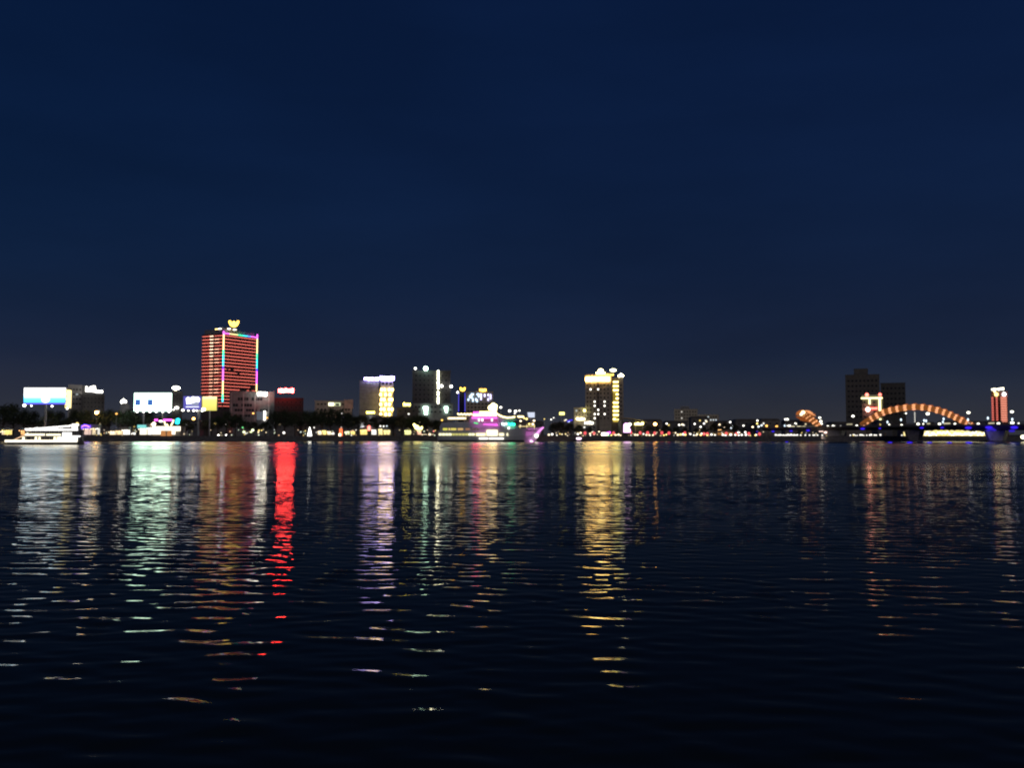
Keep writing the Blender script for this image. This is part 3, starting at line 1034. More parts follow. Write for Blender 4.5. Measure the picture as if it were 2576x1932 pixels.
r_ = billboard('violet framed billboard with white picture beside a yellow one', 461, 506, 997, 1030, 560,
               em((.11, .10, .46), 1.1), 1.2, (499,), .5, ((460, 1032, .8), (474, 1033, .5), (487, 1033, .7), (495, 1033, .5)), em(WH, 9))
pts = [(467, 1003), (471, 999), (478, 1001), (484, 997.5), (491, 999), (498, 998.5), (502, 1003), (500, 1012), (493, 1011), (486, 1013), (478, 1016), (469, 1017)]
MB().prof([(X(x, 559.8), Z(y, 559.8)) for x, y in reversed(pts)], 559.72, 559.86).part('picture', em((.95, .97, 1), 3.0), r_)
pts = [(480, 1016.5), (487, 1013.5), (499, 1012.5), (499, 1019.5), (480, 1019.5)]
MB().prof([(X(x, 559.8), Z(y, 559.8)) for x, y in reversed(pts)], 559.72, 559.86).part('picture_detail', em((.5, .55, .72), .7), r_)
MB().box(X(467, 559.8), X(500, 559.8), 559.72, 559.86, Z(1024.7, 559.8), Z(1022.5, 559.8)).part('caption_bar', em((.9, .93, 1), 1.6), r_)


def yellow_face(n, L, tc):
    sp = n.new('ShaderNodeSeparateXYZ')
    L.new(tc.outputs['Generated'], sp.inputs[0])
    r = n.new('ShaderNodeValToRGB')
    e = r.color_ramp.elements
    e[0].position, e[0].color = .1, (.62, .56, .12, 1)
    e[1].position, e[1].color = .95, (1, .95, .50, 1)
    q = e.new(.75)
    q.color = (.92, .80, .20, 1)
    L.new(sp.outputs[2], r.inputs[0])
    return r.outputs[0], 1.5


billboard('plain glowing yellow billboard beside the violet framed one', 508, 545, 998, 1033, 562, node_em('yellow_poster', yellow_face), 1.2, (527,), .45,
          ((512, 1030, 1.3), (508.5, 1034, .6)), em((1, .98, .75), 7))


# ------------------------------------------------------------------ trees
LEAF = mat('foliage', (.060, .085, .040), .85, .45, .8)
LEAF2 = mat('foliage_olive', (.085, .085, .045), .85, .4, .8)


def make_tree(seed, h, rad, leafm, nleaf):
    rnd = random.Random(seed)
    root = thing('tree', 'tree', 'tree', (0, 0, 0), 'trees along the embankment')
    t = MB()
    th = h * .34
    t.tube([(0, 0, -.3), (.1, .1, th * .5), (.15, -.1, th), (.1, 0, h * .62)], [.42, .34, .28, .10], 7)
    lobes = []
    for k in range(6):
        a = 2 * math.pi * k / 6 + rnd.uniform(-.3, .3)
        e = Vector((math.cos(a) * rad * .62, math.sin(a) * rad * .62, h * rnd.uniform(.48, .74)))
        t.tube([(.12, 0, th * rnd.uniform(.8, 1.1)), e * .55 + Vector((0, 0, th * .35)), e], [.17, .12, .04], 5)
        lobes.append((e, rad * rnd.uniform(.36, .52)))
    for k in range(5):
        a = rnd.uniform(0, 6.28)
        r0 = rnd.uniform(0, .45) * rad
        lobes.append((Vector((math.cos(a) * r0, math.sin(a) * r0, h * rnd.uniform(.68, .90))), rad * rnd.uniform(.30, .45)))
    t.part('trunk', BARK, root)
    c = MB()
    for k in range(nleaf):
        p0, r0 = lobes[rnd.randrange(len(lobes))]
        d = Vector((rnd.gauss(0, 1), rnd.gauss(0, 1), rnd.gauss(0, .8)))
        d.normalize()
        p = p0 + d * r0 * (rnd.random() ** .45) * rnd.uniform(.85, 1.15)
        a = Vector((rnd.gauss(0, 1), rnd.gauss(0, 1), rnd.gauss(0, .6))).normalized()
        b_ = a.cross(Vector((rnd.gauss(0, 1), rnd.gauss(0, 1), rnd.gauss(0, 1)))).normalized()
        s = rnd.uniform(.22, .50)
        c.add([p - a * s, p + b_ * s * .55 + a * s * .1, p + a * s, p - b_ * s * .55 + a * s * .1], [(0, 1, 2, 3)])
    c.part('crown', leafm, root)
    return root


TREES = [make_tree(1, 13, 5.6, LEAF, 1500), make_tree(2, 11, 5.0, LEAF, 1300), make_tree(3, 15, 6.2, LEAF, 1700), make_tree(4, 9, 4.4, LEAF2, 1100), make_tree(5, 12, 4.6, LEAF2, 1300)]
TH = [13, 11, 15, 9, 12]
used = set()


def place_tree(px, ytop, D, label):
    h = Z(ytop, D) - GZ
    i = min(range(5), key=lambda k: abs(TH[k] - h) + random.uniform(0, 3))
    sc = h / TH[i] * 1.04
    loc = (X(px, D), D, GZ)
    rz = random.uniform(0, 6.28)
    if i not in used:
        used.add(i)
        o = TREES[i]
        o.location, o.rotation_euler, o.scale = loc, (0, 0, rz), (sc, sc, sc)
        o['label'] = label
        return o
    return copy_tree(TREES[i], loc, label, rz, sc)


trees = []
for px, y in ((8, 1022), (34, 1018), (62, 1032), (86, 1036), (128, 1034), (150, 1036), (186, 1032), (222, 1034), (250, 1036), (276, 1032), (300, 1030), (326, 1032), (346, 1040)):
    trees.append((px, y, 560 + random.uniform(-10, 14), 'dark leafy tree between the blue and the white billboard poles'))
for px, y in ((372, 1037), (398, 1044), (424, 1047), (446, 1050), (470, 1056), (520, 1056), (548, 1046), (570, 1037), (592, 1040)):
    trees.append((px, y, 566 + random.uniform(-8, 14), 'dark tree below the white, violet and yellow billboards'))
for px, y in ((614, 1058), (640, 1062), (668, 1060), (694, 1036), (716, 1032), (742, 1036), (768, 1034), (790, 1036), (812, 1032), (832, 1028), (856, 1032), (878, 1040), (900, 1042)):
    trees.append((px, y, 570 + random.uniform(-10, 16), 'dark dense tree before the maroon and beige buildings'))
for px, y in ((922, 1046), (944, 1048), (968, 1050), (990, 1050), (1012, 1046), (1034, 1044), (1054, 1044), (1074, 1048), (1094, 1056), (1112, 1062)):
    trees.append((px, y, 560 + random.uniform(-10, 14), 'dark tree before the lamp tower and the pale podium'))
for px, y in ((1392, 1066), (1412, 1062), (1436, 1066), (1458, 1070), (1484, 1074), (1630, 1070), (1652, 1073), (1676, 1070), (1700, 1074), (1724, 1076), (1750, 1078), (1772, 1074), (1796, 1066), (1822, 1064), (1846, 1068), (1872, 1078)):
    trees.append((px, y, 590 + random.uniform(-12, 16), 'low dark tree behind the row of red lanterns'))
for px, y, D, lb in trees:
    place_tree(px, y, D, lb)

# ------------------------------------------------------------------ background houses
hm = [mat('house_wall_a', (.26, .24, .22)), mat('house_wall_b', (.34, .29, .24)), mat('house_wall_c', (.20, .20, .20))]
for i in range(44):
    px = 20 + i * 58 + random.uniform(-14, 14)
    if 1140 < px < 1240 or 560 < px < 690:
        continue
    D = random.uniform(640, 690) if px < 1150 else random.uniform(660, 760)
    yt = random.uniform(1052, 1068) if px < 1950 else random.uniform(1058, 1074)
    wd = random.uniform(34, 58)
    b = thing('house', 'plain unlit low house behind the embankment trees' if px < 1150 else ('plain low house behind the red lantern promenade' if px < 1900 else 'plain low house seen past the bridge'), 'house',
              (X(px, D), D + 6, GZ), 'low houses behind the promenade')
    a0, a1, zt = X(px - wd / 2, D), X(px + wd / 2, D), Z(yt, D)
    MB().box(a0, a1, D, D + 12, GZ - .3, zt).part('wall', hm[i % 3], b)
    MB().prof([(a0 - .5, zt + .003), (a1 + .5, zt + .003), (a1 - 1.5, zt + 1.5), (a0 + 1.5, zt + 1.5)], D - .5, D + 12.5).part('roof', ROOFM, b)
    for k in range(3):
        lit = random.random() < .3
        m_ = em(random.choice((WW, WH, YE)), 1.2) if lit else GLASS
        child_at('window', win_mesh(1.6, 1.4, m_, m_.name), b, (a0 + (a1 - a0) * (k + .5) / 3, D, zt - 2.0))
    MB().box((a0 + a1) / 2 - .6, (a0 + a1) / 2 + .6, D - .1, D + .05, GZ, GZ + 2.2).part('door', WOOD, b)


# ------------------------------------------------------------------ lamps
EMK = .45
def street_lamp(px, py, D, col, s, r, label, group, arm=0.0, name='street_lamp'):
    p = P(px, py, D)
    root = thing(name, label, 'lamp', (p.x + arm, D, GZ), group)
    if arm:
        MB().tube([(p.x + arm, D, GZ), (p.x + arm, D, p.z - .4), (p.x + arm * .6, D, p.z + .35), (p.x, D, p.z + .3)], [.16, .10, .08, .07], 7).part('pole', POLEM, root)
    else:
        MB().tube([(p.x, D, GZ), (p.x, D, p.z)], [.13, .07], 7).part('pole', POLEM, root)
    MB().ball(p, r * .85, 8, 6, .8).part('globe', em(col, s), root)
    return root


# sodium lamps
for px, py, D, s, r, arm, lab in ((487, 1053.5, 515, 20, 1.0, 2.4, 'tall curved street lamp with amber glow below violet billboard'),
                                  (1648, 1067, 560, 52, 1.15, 0, 'large amber street lamp beside the swooping pavilion roof'),
                                  (243, 1038, 545, 70, 1.2, 0, 'amber lamp glowing among the trees beside the blue billboard'),
                                  (293, 1041, 545, 3, .8, 0, 'small dim amber lamp beside the white billboard'),
                                  (672, 1051, 600, 9, 1.0, 0, 'amber lamp beside the white vertical sign of grey block'),
                                  (637, 1040, 600, 5, .8, 0, 'small square amber lamp above the trees of grey block')):
    street_lamp(px, py, D, (1, .50, .12), s, r, lab, 'amber street lamps', arm)
EMK = .30
GW = 'white street lamps behind the promenade towards the bridge'
LW = 'white street lamp on the road behind the red lantern promenade'
for x, y, s, c_ in ((115, 575, 9, WH), (325, 597, 10, WH), (378, 590, 10, WW), (587, 580, 10, WH), (687, 630, 9, WH), (745, 573, 11, WH), (785, 540, 5, WW), (930, 605, 14, OR_), (1005, 593, 8, WW), (1085, 632, 10, WW),
                    (1185, 550, 12, WH), (1410, 610, 9, WH), (1565, 632, 11, WW), (1645, 525, 10, WH), (1640, 575, 7, YE), (1665, 625, 7, CW), (1715, 605, 9, CW), (1800, 612, 13, OR_), (1860, 655, 8, WW), (1970, 620, 13, OR_),
                    (1950, 655, 8, WW), (2115, 503, 12, WH), (2150, 610, 8, WH), (2090, 648, 7, WH), (1230, 615, 6, CW), (1205, 650, 8, CW)):
    px, py = 1660 + x / 6.703, 980 + y / 6.703
    amber = c_ == OR_
    street_lamp(px, py, 600 + (px * 7) % 25, c_, s, .95 if amber else .72,
                'amber street lamp on the road behind the red lantern promenade' if amber else LW, GW)
LS = 'white lamp on a mast behind the cruise ship bow'
for x, y, s, c_, r in ((1205, 435, 10, WH, 1.0), (1355, 495, 12, WH, 1.1), (1455, 500, 12, WH, 1.1), (1520, 490, 9, WH, .7), (1440, 540, 6, WH, .6), (1640, 630, 9, YE, .9), (1600, 620, 9, YE, .6), (1765, 660, 10, WW, .9), (1540, 665, 10, WW, .8), (1685, 715, 9, YE, .8), (1745, 718, 10, WW, .9),
                      (1940, 632, 4, YE, .5), (2055, 640, 8, WH, .6), (2097, 610, 6, WH, .5)):
    px, py = 1080 + x / 6.703, 960 + y / 6.703
    street_lamp(px, py, 620 + (px * 3) % 14, c_, s, r, 'warm lamp on a mast behind the cruise ship bow' if c_ != WH else LS, 'lamps behind the cruise ship')
p = street_lamp(1412, 1040, 640, (1, .92, .30), 6, .2, 'yellow panel lamp on a post beside the hotel annex', None, name='lit_sign_post')
MB().box(X(1407, 640), X(1420, 640), 639, 639.6, Z(1044, 640), Z(1037, 640)).part('panel', em((1, .92, .25), 6), p)
q = thing('screen_board', 'small board of pale horizontal light lines behind ship bow', 'sign', (X(1336, 625), 625, GZ))
for k in range(5):
    MB().box(X(1327 + k * .5, 625), X(1345, 625), 624.5, 624.9, Z(1039.4 + k * 2.6, 625), Z(1038 + k * 2.6, 625)).part('light_line', em((.75, .82, 1), 2.2), q)
MB().box(X(1326, 625), X(1346, 625), 624.95, 625.3, Z(1051, 625), Z(1036, 625)).part('backing', METAL, q)
MB().box(X(1335, 625), X(1337, 625), 625, 625.3, GZ, Z(1051, 625)).part('post', POLEM, q)
# blue little lights beside the stone hotel
q = thing('lit_hoarding', 'small hoarding with blue and white light dots beside the hotel', 'sign', (X(1428, 640), 640, GZ))
MB().box(X(1420, 640), X(1442, 640), 640, 640.4, GZ, Z(1057, 640)).part('board', METAL, q)
for px, py, c_ in ((1424, 1056, WH), (1429, 1060, BL), (1433, 1058, BL), (1438, 1057, BL), (1431, 1061, CW), (1421, 1058, WW)):
    p = P(px, py, 639.6)
    MB().box(p.x - .6, p.x + .6, 639.6, 639.95, p.z - .3, p.z + .3).part('light_dot', em(c_, 2.5), q)


EMK = .05
EMK = 1.0
# ------------------------------------------------------------------ promenade: lanterns, stalls, small lights
def lantern(px, py, D, label, group, col=(1, .12, .13), s=1.15, r=.85):
    p = P(px, py, D)
    root = thing('lantern', label, 'lantern', (p.x, D, GZ), group)
    MB().tube([(p.x, D, GZ), (p.x, D, p.z + r * 1.3)], .07, 6).part('pole', METAL, root)
    MB().ball(p, r, 10, 7, 1.15).part('lamp_shade', em(col, s), root, True)
    MB().tube([p + Vector((0, 0, r * 1.05)), p + Vector((0, 0, r * 1.3))], r * .35, 8).part('cap', METAL, root)


for x, y in ((615, 1205), (765, 1210), (1095, 1205), (1385, 1195), (1545, 1200), (1670, 1200), (1790, 1205), (1910, 1200), (2030, 1205)):
    lantern(1380 + x / 6.703, 910 + y / 6.703, 522, 'round red lantern on a pole along the promenade towards the bridge', 'red lanterns along the promenade')
for x, y in ((420, 735), (745, 750), (800, 750), (1120, 742), (1290, 750), (1500, 745), (1680, 750)):
    lantern(1660 + x / 6.703, 980 + y / 6.703, 522, 'round red lantern on a pole along the promenade towards the bridge', 'red lanterns along the promenade')


def bollard(px, py, D, col, s, r, label, group, name='promenade_lamp'):
    p = P(px, py, D)
    p.z = max(p.z, GZ + r + .1)
    root = thing(name, label, 'lamp', (p.x, D, GZ), group)
    MB().tube([(p.x, D, GZ), (p.x, D, p.z)], .06, 6).part('post', METAL, root)
    MB().ball(p, r * .8, 8, 5, .85).part('globe', em(col, 1.0 + s * .14), root)


G1 = 'small warm lamps along the promenade towards the bridge'
L1 = 'small warm lamp glowing under the red lanterns on the promenade'
rnd = random.Random(5)
spots = [(495, 1220, 1.0), (540, 1200, .9), (700, 1215, .8), (730, 1190, .5), (905, 1240, 1.1), (945, 1215, 1.2), (985, 1240, 1.0), (850, 1180, .7), (1060, 1250, .8), (1130, 1245, .9), (1180, 1230, .9), (1215, 1265, .6),
         (1460, 1240, 1.0), (1500, 1235, .8), (1600, 1220, .8), (1650, 1250, .9), (1700, 1250, .8), (1760, 1250, .8), (1945, 1250, .7), (1985, 1230, .7), (2140, 1200, .6), (2180, 1250, 1.0), (1385, 1240, .6),
         (190, 1218, .6), (225, 1225, .6), (285, 1218, .5), (140, 1240, .5), (60, 1225, 1.0), (5, 1235, 1.0), (705, 1265, .5), (585, 1265, .4), (320, 1258, .4)]
for x, y, r in spots:
    bollard(1380 + x / 6.703, 910 + y / 6.703, 514 + rnd.uniform(0, 12), rnd.choice((WW, WW, WH, YE)), rnd.uniform(7, 15), r * .8, L1, G1)
spots = [(265, 732, .6), (305, 775, 1.0), (350, 760, 1.1), (395, 755, 1.1), (430, 765, 1.0), (300, 800, .7), (515, 752, .9), (575, 800, .7), (615, 803, .7), (630, 757, .8), (690, 800, 1.0), (705, 745, .8), (800, 775, .7), (870, 760, 1.0),
         (930, 800, .9), (1060, 785, 1.0), (1100, 775, .7), (1117, 808, .6), (1195, 795, 1.1), (1275, 795, 1.0), (1325, 725, .9), (1330, 800, .7), (1380, 790, .9), (1440, 720, 1.0), (1450, 795, 1.0), (1390, 765, .6), (1525, 798, .5), (1610, 797, .7), (1625, 765, .7)]
for x, y, r in spots:
    bollard(1660 + x / 6.703, 980 + y / 6.703, 514 + rnd.uniform(0, 12), rnd.choice((WW, WH, WH, YE)), rnd.uniform(7, 15), r * .8, L1, G1)

# amber-lit wall on the right promenade
b = thing('promenade_kiosk', 'long kiosk with amber-lit front on the promenade towards the bridge', 'kiosk', (X(1824, 540), 542, GZ))
MB().box(X(1803, 540), X(1845, 540), 540, 545, GZ, Z(1087, 540)).part('wall', WARMW, b)
MB().prof([(X(1800, 540), Z(1087, 540) + .003), (X(1848, 540), Z(1087, 540) + .003), (X(1830, 540), Z(1082, 540)), (X(1808, 540), Z(1082, 540))], 539.5, 545.5).part('roof', WOOD, b)
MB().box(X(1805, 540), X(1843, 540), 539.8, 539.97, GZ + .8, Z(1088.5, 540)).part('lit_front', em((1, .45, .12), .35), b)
MB().box(X(1806, 540), X(1814, 540), 539.6, 539.79, Z(1083.5, 540), Z(1081, 540)).part('lamp_box', em((1, .55, .2), 3), b)

# violet-white light sculpture
b = thing('light_sculpture', 'violet-white glowing sculpture on a dark plinth', 'sculpture', (X(1577, 518), 518, GZ))
MB().box(X(1567.5, 518), X(1585, 518), 516.5, 519.5, GZ, Z(1088, 518)).part('plinth', HULLD, b)
pts = [(1568.5, 1088), (1585, 1088), (1586, 1081), (1582, 1076), (1585, 1072), (1583, 1066), (1574, 1064), (1569, 1068)]
MB().prof([(X(x, 518), Z(y, 518)) for x, y in reversed(pts)][::-1], 517.3, 518.7).part('body', em((.92, .52, 1), 3.0), b)
MB().ball(P(1584.5, 1067.5, 517), .75).part('lamp', em(WH, 9), b)
# white/magenta stage left of it
b = thing('market_stall', 'bright white stall with magenta light under red lanterns', 'stall', (X(1518, 520), 520, GZ))
MB().box(X(1511, 520), X(1531, 520), 519, 521, GZ, Z(1098, 520)).part('counter', WOOD, b)
MB().box(X(1513, 520), X(1530, 520), 519.6, 520.4, Z(1096, 520) + .1, Z(1089, 520)).part('lit_back', em((1, .92, .85), 7), b)
MB().box(X(1526, 520), X(1535, 520), 519.2, 519.55, Z(1090.5, 520), Z(1086.5, 520)).part('magenta_lamp', em((.75, .1, 1), 5), b)
MB().prof([(X(1509, 520), Z(1088, 520)), (X(1533, 520), Z(1088, 520)), (X(1521, 520), Z(1084, 520))], 518.2, 522).part('canopy', CANVAS, b)
bollard(1531, 1103, 509.5, (.1, 1, .45), 4, .5, 'small green lamp at the embankment edge under the white stall', None)
# small pleasure boat with pink-white lamp
b = thing('small_boat', 'small dark moored boat with a pinkish white cabin light', 'boat', (X(1455, 500), 500, 0))
MB().prof([(X(1440, 500), 1.1), (X(1446, 500), -.3), (X(1470, 500), -.3), (X(1476, 500), 1.0)], 498.8, 501.2).part('hull', HULLD, b)
MB().box(X(1449, 500), X(1463, 500), 499.2, 500.8, 1.0, Z(1101, 500)).part('cabin', HULLW, b)
MB().box(X(1450, 500), X(1461, 500), 499.0, 499.19, Z(1105.5, 500), Z(1101.5, 500)).part('cabin_light', em((1, .72, .9), 4), b)
MB().box(X(1447, 500), X(1465, 500), 498.9, 501, Z(1101, 500), Z(1100, 500)).part('roof', HULLW, b)


def stall(px0, px1, y0, y1, D, label, col, s, top=(.5, .46, .4), topem=None, group=None, peak=True, lit=True):
    a, b_ = X(px0, D), X(px1, D)
    root = thing('market_stall', label, 'stall', ((a + b_) / 2, D + 1.2, GZ), group)
    zt = Z(y0, D)
    zr = zt - (zt - GZ) * .28
    for x in (a, b_):
        for yy in (D, D + 2.6):
            MB().tube([(x, yy, GZ), (x, yy, zr)], .06, 6).part('post', METAL, root)
    MB().box(a + .1, b_ - .1, D + .2, D + .9, GZ, GZ + .9).part('counter', WOOD, root)
    m_ = topem or mat('canopy_%.2f_%.2f_%.2f' % top, top, .9, .15, 2)
    if peak:
        MB().add([(a - .3, D - .4, zr), (b_ + .3, D - .4, zr), (b_ + .3, D + 3, zr), (a - .3, D + 3, zr), ((a + b_) / 2, D + 1.3, zt)],
                 [(0, 1, 4), (1, 2, 4), (2, 3, 4), (3, 0, 4), (3, 2, 1, 0)]).part('canopy', m_, root)
    else:
        MB().box(a - .3, b_ + .3, D - .4, D + 3, zr, zt).part('canopy', m_, root)
    if lit:
        MB().box(a + .15, b_ - .15, D + 2.2, D + 2.4, GZ + 1.0, zr - .15).part('lit_back', em(col, .7 + .14 * s), root)
        n_ = max(2, int((px1 - px0) / 5))
        for k in range(n_):
            x = a + (b_ - a) * (k + .5) / n_
            MB().ball((x, D - .25, zr - .3 - random.uniform(0, .5)), .30, 7, 5).part('hanging_lamp', em(col, 3.0), root)
    return root


# left promenade market
D = 520
st = [(0, 9, 1078, 'open stall with warm lamps beside the lit river boat', WW, 5), (5, 26, 1075, 'wide open stall with yellow lamps beside the lit river boat', YE, 4.5),
      (48, 58, 1076, 'small stall with orange lamp behind the river boat bow', (1, .5, .18), 5)]
for a_, b_, y0, lab, c_, s_ in st:
    stall(a_, b_, y0, 1097, D, lab, c_, s_)
stall(208, 226, 1070, 1096, 524, 'stall crowned by a blue light arch beside the river boat', (1, .7, .6), 2)
b = thing('light_arch', 'violet-blue curved light arch above a riverside stall', 'arch', (X(214.5, 523), 523, GZ))
MB().tube([P(204.5, 1078, 523), P(206, 1073, 523), P(212, 1070.5, 523), P(219, 1071, 523), P(225, 1074.5, 523)], .42, 6).part('tube', em((.14, .05, 1), 9), b)
MB().tube([(X(207, 523.5), 523.5, GZ), (X(207, 523.5), 523.5, Z(1074, 523))], .1).part('post', METAL, b)
MB().tube([(X(223, 523.5), 523.5, GZ), (X(223, 523.5), 523.5, Z(1075, 523))], .1).part('post', METAL, b)
stall(228, 238, 1068, 1096, 524, 'tall narrow cream-lit kiosk beside the blue arch', (1, .80, .5), 2, peak=False)
stall(241, 248, 1068, 1096, 524, 'slim white light booth beside the cream-lit kiosk', WH, 2, peak=False)
stall(272, 290, 1079, 1096, D, 'warm stall standing apart beside the amber-lit one', WW, 7)
stall(291, 305, 1077, 1096, D, 'amber-lit stall with a pointed lamp on its peak', (1, .72, .38), 5)
stall(306, 324, 1074, 1096, D, 'white-lit stall with flat canopy beside the amber one', WH, 7, peak=False)
stall(331, 338, 1084, 1096, D, 'tiny white-lit booth beside the teal roofed kiosk', WH, 9, peak=False)
stall(348, 368, 1069, 1096, D, 'kiosk with a glowing teal roof on the promenade', (1, .92, .70), 7, topem=em((.25, .80, .78), 1.0), peak=False)
stall(369, 378, 1066, 1096, D, 'narrow white-lit booth beside the teal roofed kiosk', WH, 8, peak=False)

# entertainment hall front, arches, magenta and cyan signs
D = 522
b = thing('amusement_hall', 'blazing white amusement front with magenta and cyan roof signs', 'building', (X(417, D), D + 5, GZ))
MB().box(X(381, D), X(453, D), D + 1, D + 9, GZ, Z(1072, D)).part('wall', WARMW, b)
MB().box(X(379, D), X(455, D), D - .5, D + 9.5, Z(1072, D) + .003, Z(1071, D)).part('roof', ROOFM, b)
lit = em((1, .90, .72), 2.2)
for x0, x1, y0, y1 in ((381, 403, 1073, 1094), (404, 418, 1073, 1083), (419, 431, 1073, 1083), (432, 440, 1073, 1094), (441, 453, 1073, 1084)):
    MB().box(X(x0, D), X(x1, D), D + .6, D + .97, Z(y1, D) + (.3 if y1 > 1090 else 0), Z(y0, D)).part('lit_panel', lit, b)
for cx in (410, 426):
    pts = [(X(cx - 6, D), GZ), (X(cx + 6, D), GZ)] + [(X(cx, D) + math.cos(t) * 6 * S(D), Z(1089, D) + math.sin(t) * 5 * S(D)) for t in [math.pi * k / 8 for k in range(9)]]
    MB().prof(pts, D + .55, D + .96).part('arch_door', em((1, .42, .14), .55), b)
for x0, x1 in ((389, 397), (411, 433)):
    MB().box(X(x0, D), X(x1, D), D - .2, D + .2, Z(1059, D), Z(1054.5, D)).part('magenta_sign', em((1, .10, .80), 3.2), b)
MB().box(X(401, D), X(408, D), D - .2, D + .2, Z(1061.5, D), Z(1058, D)).part('white_sign', em(WH, 6), b)
for cx, y0 in ((447.5, 1056.5), (446, 1063)):
    MB().ball(P(cx, y0, D), 1.25, 10, 6, .8).part('cyan_lamp', em((.03, .75, .95), 3.0), b)
for pts in ([(413, 1060), (415, 1066), (418, 1072)], [(423, 1072), (420, 1067), (418, 1072)], [(430, 1071), (434, 1064), (437, 1056)]):
    MB().tube([P(x, y, D - .1) for x, y in pts], .38, 6).part('light_beam_tube', em((1, .85, .45), 3), b)
MB().ball(P(387, 1067, D), 1.0).part('roof_lamp', em(WW, 9), b)
fr = MB()
for px in (385, 393, 404, 415, 430, 447):
    fr.box(X(px, D) - .1, X(px, D) + .1, D + .3, D + .5, Z(1071, D), Z(1056, D))
fr.box(X(384, D), X(449, D), D + .25, D + .5, Z(1062.5, D), Z(1062, D))
fr.part('sign_frame', METAL, b)
spot(b, (X(415, 505), 505.5, 4), (X(390, 560), 560, 11), 700, (.9, 1, .8), 120)

# small white sculptures and lamps right of it
for px, yt, lab in ((464, 1075, 'slim pale obelisk beside the curved amber street lamp'), (471, 1084, 'short pale statue beside the slim obelisk'), (483, 1081, 'pale standing marker under the amber street lamp')):
    b = thing('statue', lab, 'statue', (X(px, 516), 516, GZ))
    MB().box(X(px, 516) - .5, X(px, 516) + .5, 515.5, 516.5, GZ, GZ + .6).part('plinth', STONE, b)
    MB().tube([(X(px, 516), 516, GZ + .6), (X(px, 516), 516, (GZ + .6 + Z(yt, 516)) / 2), (X(px, 516), 516, Z(yt, 516))], [.45, .4, .1], 8).part('figure', PALE, b)
spot(b, (X(478, 509), 509, 3.2), (X(474, 516), 516, 5), 160, (1, .95, .85), 110)
for px, lab in ((561, 'parked car with white headlamps, nearer the billboard lamp pole'), (580, 'parked car with white headlamps, farther from the billboard lamp pole')):
    D = 519
    b = thing('parked_car', lab, 'car', (X(px, D), D, GZ + .06))
    s0 = X(px, D)
    q = MB()
    q.prof([(s0 - 2.1, GZ + .42), (s0 + 2.1, GZ + .42), (s0 + 2.1, GZ + .85), (s0 + 1.3, GZ + .95), (s0 + .8, GZ + 1.5), (s0 - .9, GZ + 1.5), (s0 - 1.5, GZ + .95), (s0 - 2.1, GZ + .85)], D - .85, D + .85)
    q.part('body', mat('car_paint', (.25, .25, .27), .3), b)
    for dx in (-1.3, 1.3):
        for dy in (-.86, .62):
            MB().tube([(s0 + dx, D + dy, GZ + .38), (s0 + dx, D + dy + .24, GZ + .38)], .32, 10).part('wheel', HULLD, b)
    MB().prof([(s0 - 1.35, GZ + .97), (s0 + 1.15, GZ + .97), (s0 + .75, GZ + 1.42), (s0 - .85, GZ + 1.42)], D - .87, D - .851).part('side_window', GLASS, b)
    for dy in (-.6, .6):
        MB().ball((s0 - 2.12, D + dy, GZ + .72), .42, 8, 5, .6).part('headlight', em(WH, 14), b)

# mid promenade lights
G2_ = 'coloured lamps under the embankment trees'
for x, y, c_, s_, r, lab in ((70, 910, (.2, 1, .3), 4, .55, 'small green lamp in the embankment shrubs'), (90, 985, (.85, 1, .6), 9, .95, 'lime white lamp cluster under the embankment trees'), (120, 1010, WH, 8, .5, 'lime white lamp cluster under the embankment trees'),
                             (240, 955, (.9, 1, .6), 10, 1.0, 'lime white lamp cluster under the embankment trees'), (210, 985, (.8, 1, .5), 7, .7, 'lime white lamp cluster under the embankment trees'), (345, 958, YE, 7, .6, 'yellow lamp beside the lime white cluster'),
                             (390, 958, YE, 6, .5, 'yellow lamp beside the lime white cluster'), (465, 993, WW, 7, .4, 'small warm lamp beside the lime white cluster'), (335, 990, WW, 4, .7, 'small warm lamp beside the lime white cluster'),
                             (765, 998, WH, 10, .9, 'low white lamp before the maroon building trees'), (1050, 985, (.7, .8, .7), 1.5, .6, 'faint pale lamp beside the white cone tree'), (1275, 910, WH, 8, .5, 'small white lamp beside the white cone tree')):
    bollard(600 + x / 6.703, 940 + y / 6.703, 518, c_, s_, r, lab, G2_)
for x0, x1, y0, c_, s_, lab in ((1330, 1400, 945, WW, 8, 'warm lit stall beside the white cone tree'), (1405, 1480, 935, YE, 8, 'yellow lit stall among the warm lit ones'), (1485, 1555, 955, WW, 8, 'low warm lit stall beside the orange figure'),
                                (1570, 1610, 985, WH, 5, 'tiny white lit booth beside the orange figure'), (1790, 1830, 955, (.9, 1, .55), 6, 'lime lit booth beside the orange figure'), (1840, 1865, 955, (.9, 1, .5), 7, 'slim lime lit booth beside the orange figure'), (1885, 1960, 955, YE, 6, 'yellow lit stall beside the lime booths')):
    stall(600 + x0 / 6.703, 600 + x1 / 6.703, 940 + y0 / 6.703 - 3, 1096, 518, lab, c_, s_)
b = thing('cone_tree', 'white cone shaped light tree on the promenade', 'light tree', (X(779.5, 517), 517, GZ))
MB().tube([(X(779.5, 517), 517, GZ + .2), (X(779.5, 517), 517, Z(1086, 517)), (X(779.5, 517), 517, Z(1074.5, 517))], [1.25, .75, .12], 10).part('cone', em((1, .98, .9), 5), b)
MB().tube([(X(779.5, 517), 517, GZ), (X(779.5, 517), 517, GZ + .2)], 1.4, 10).part('base', METAL, b)
b = thing('lit_figure', 'orange-red glowing figure shaped lamp under the trees', 'sculpture', (X(858, 517), 517, GZ))
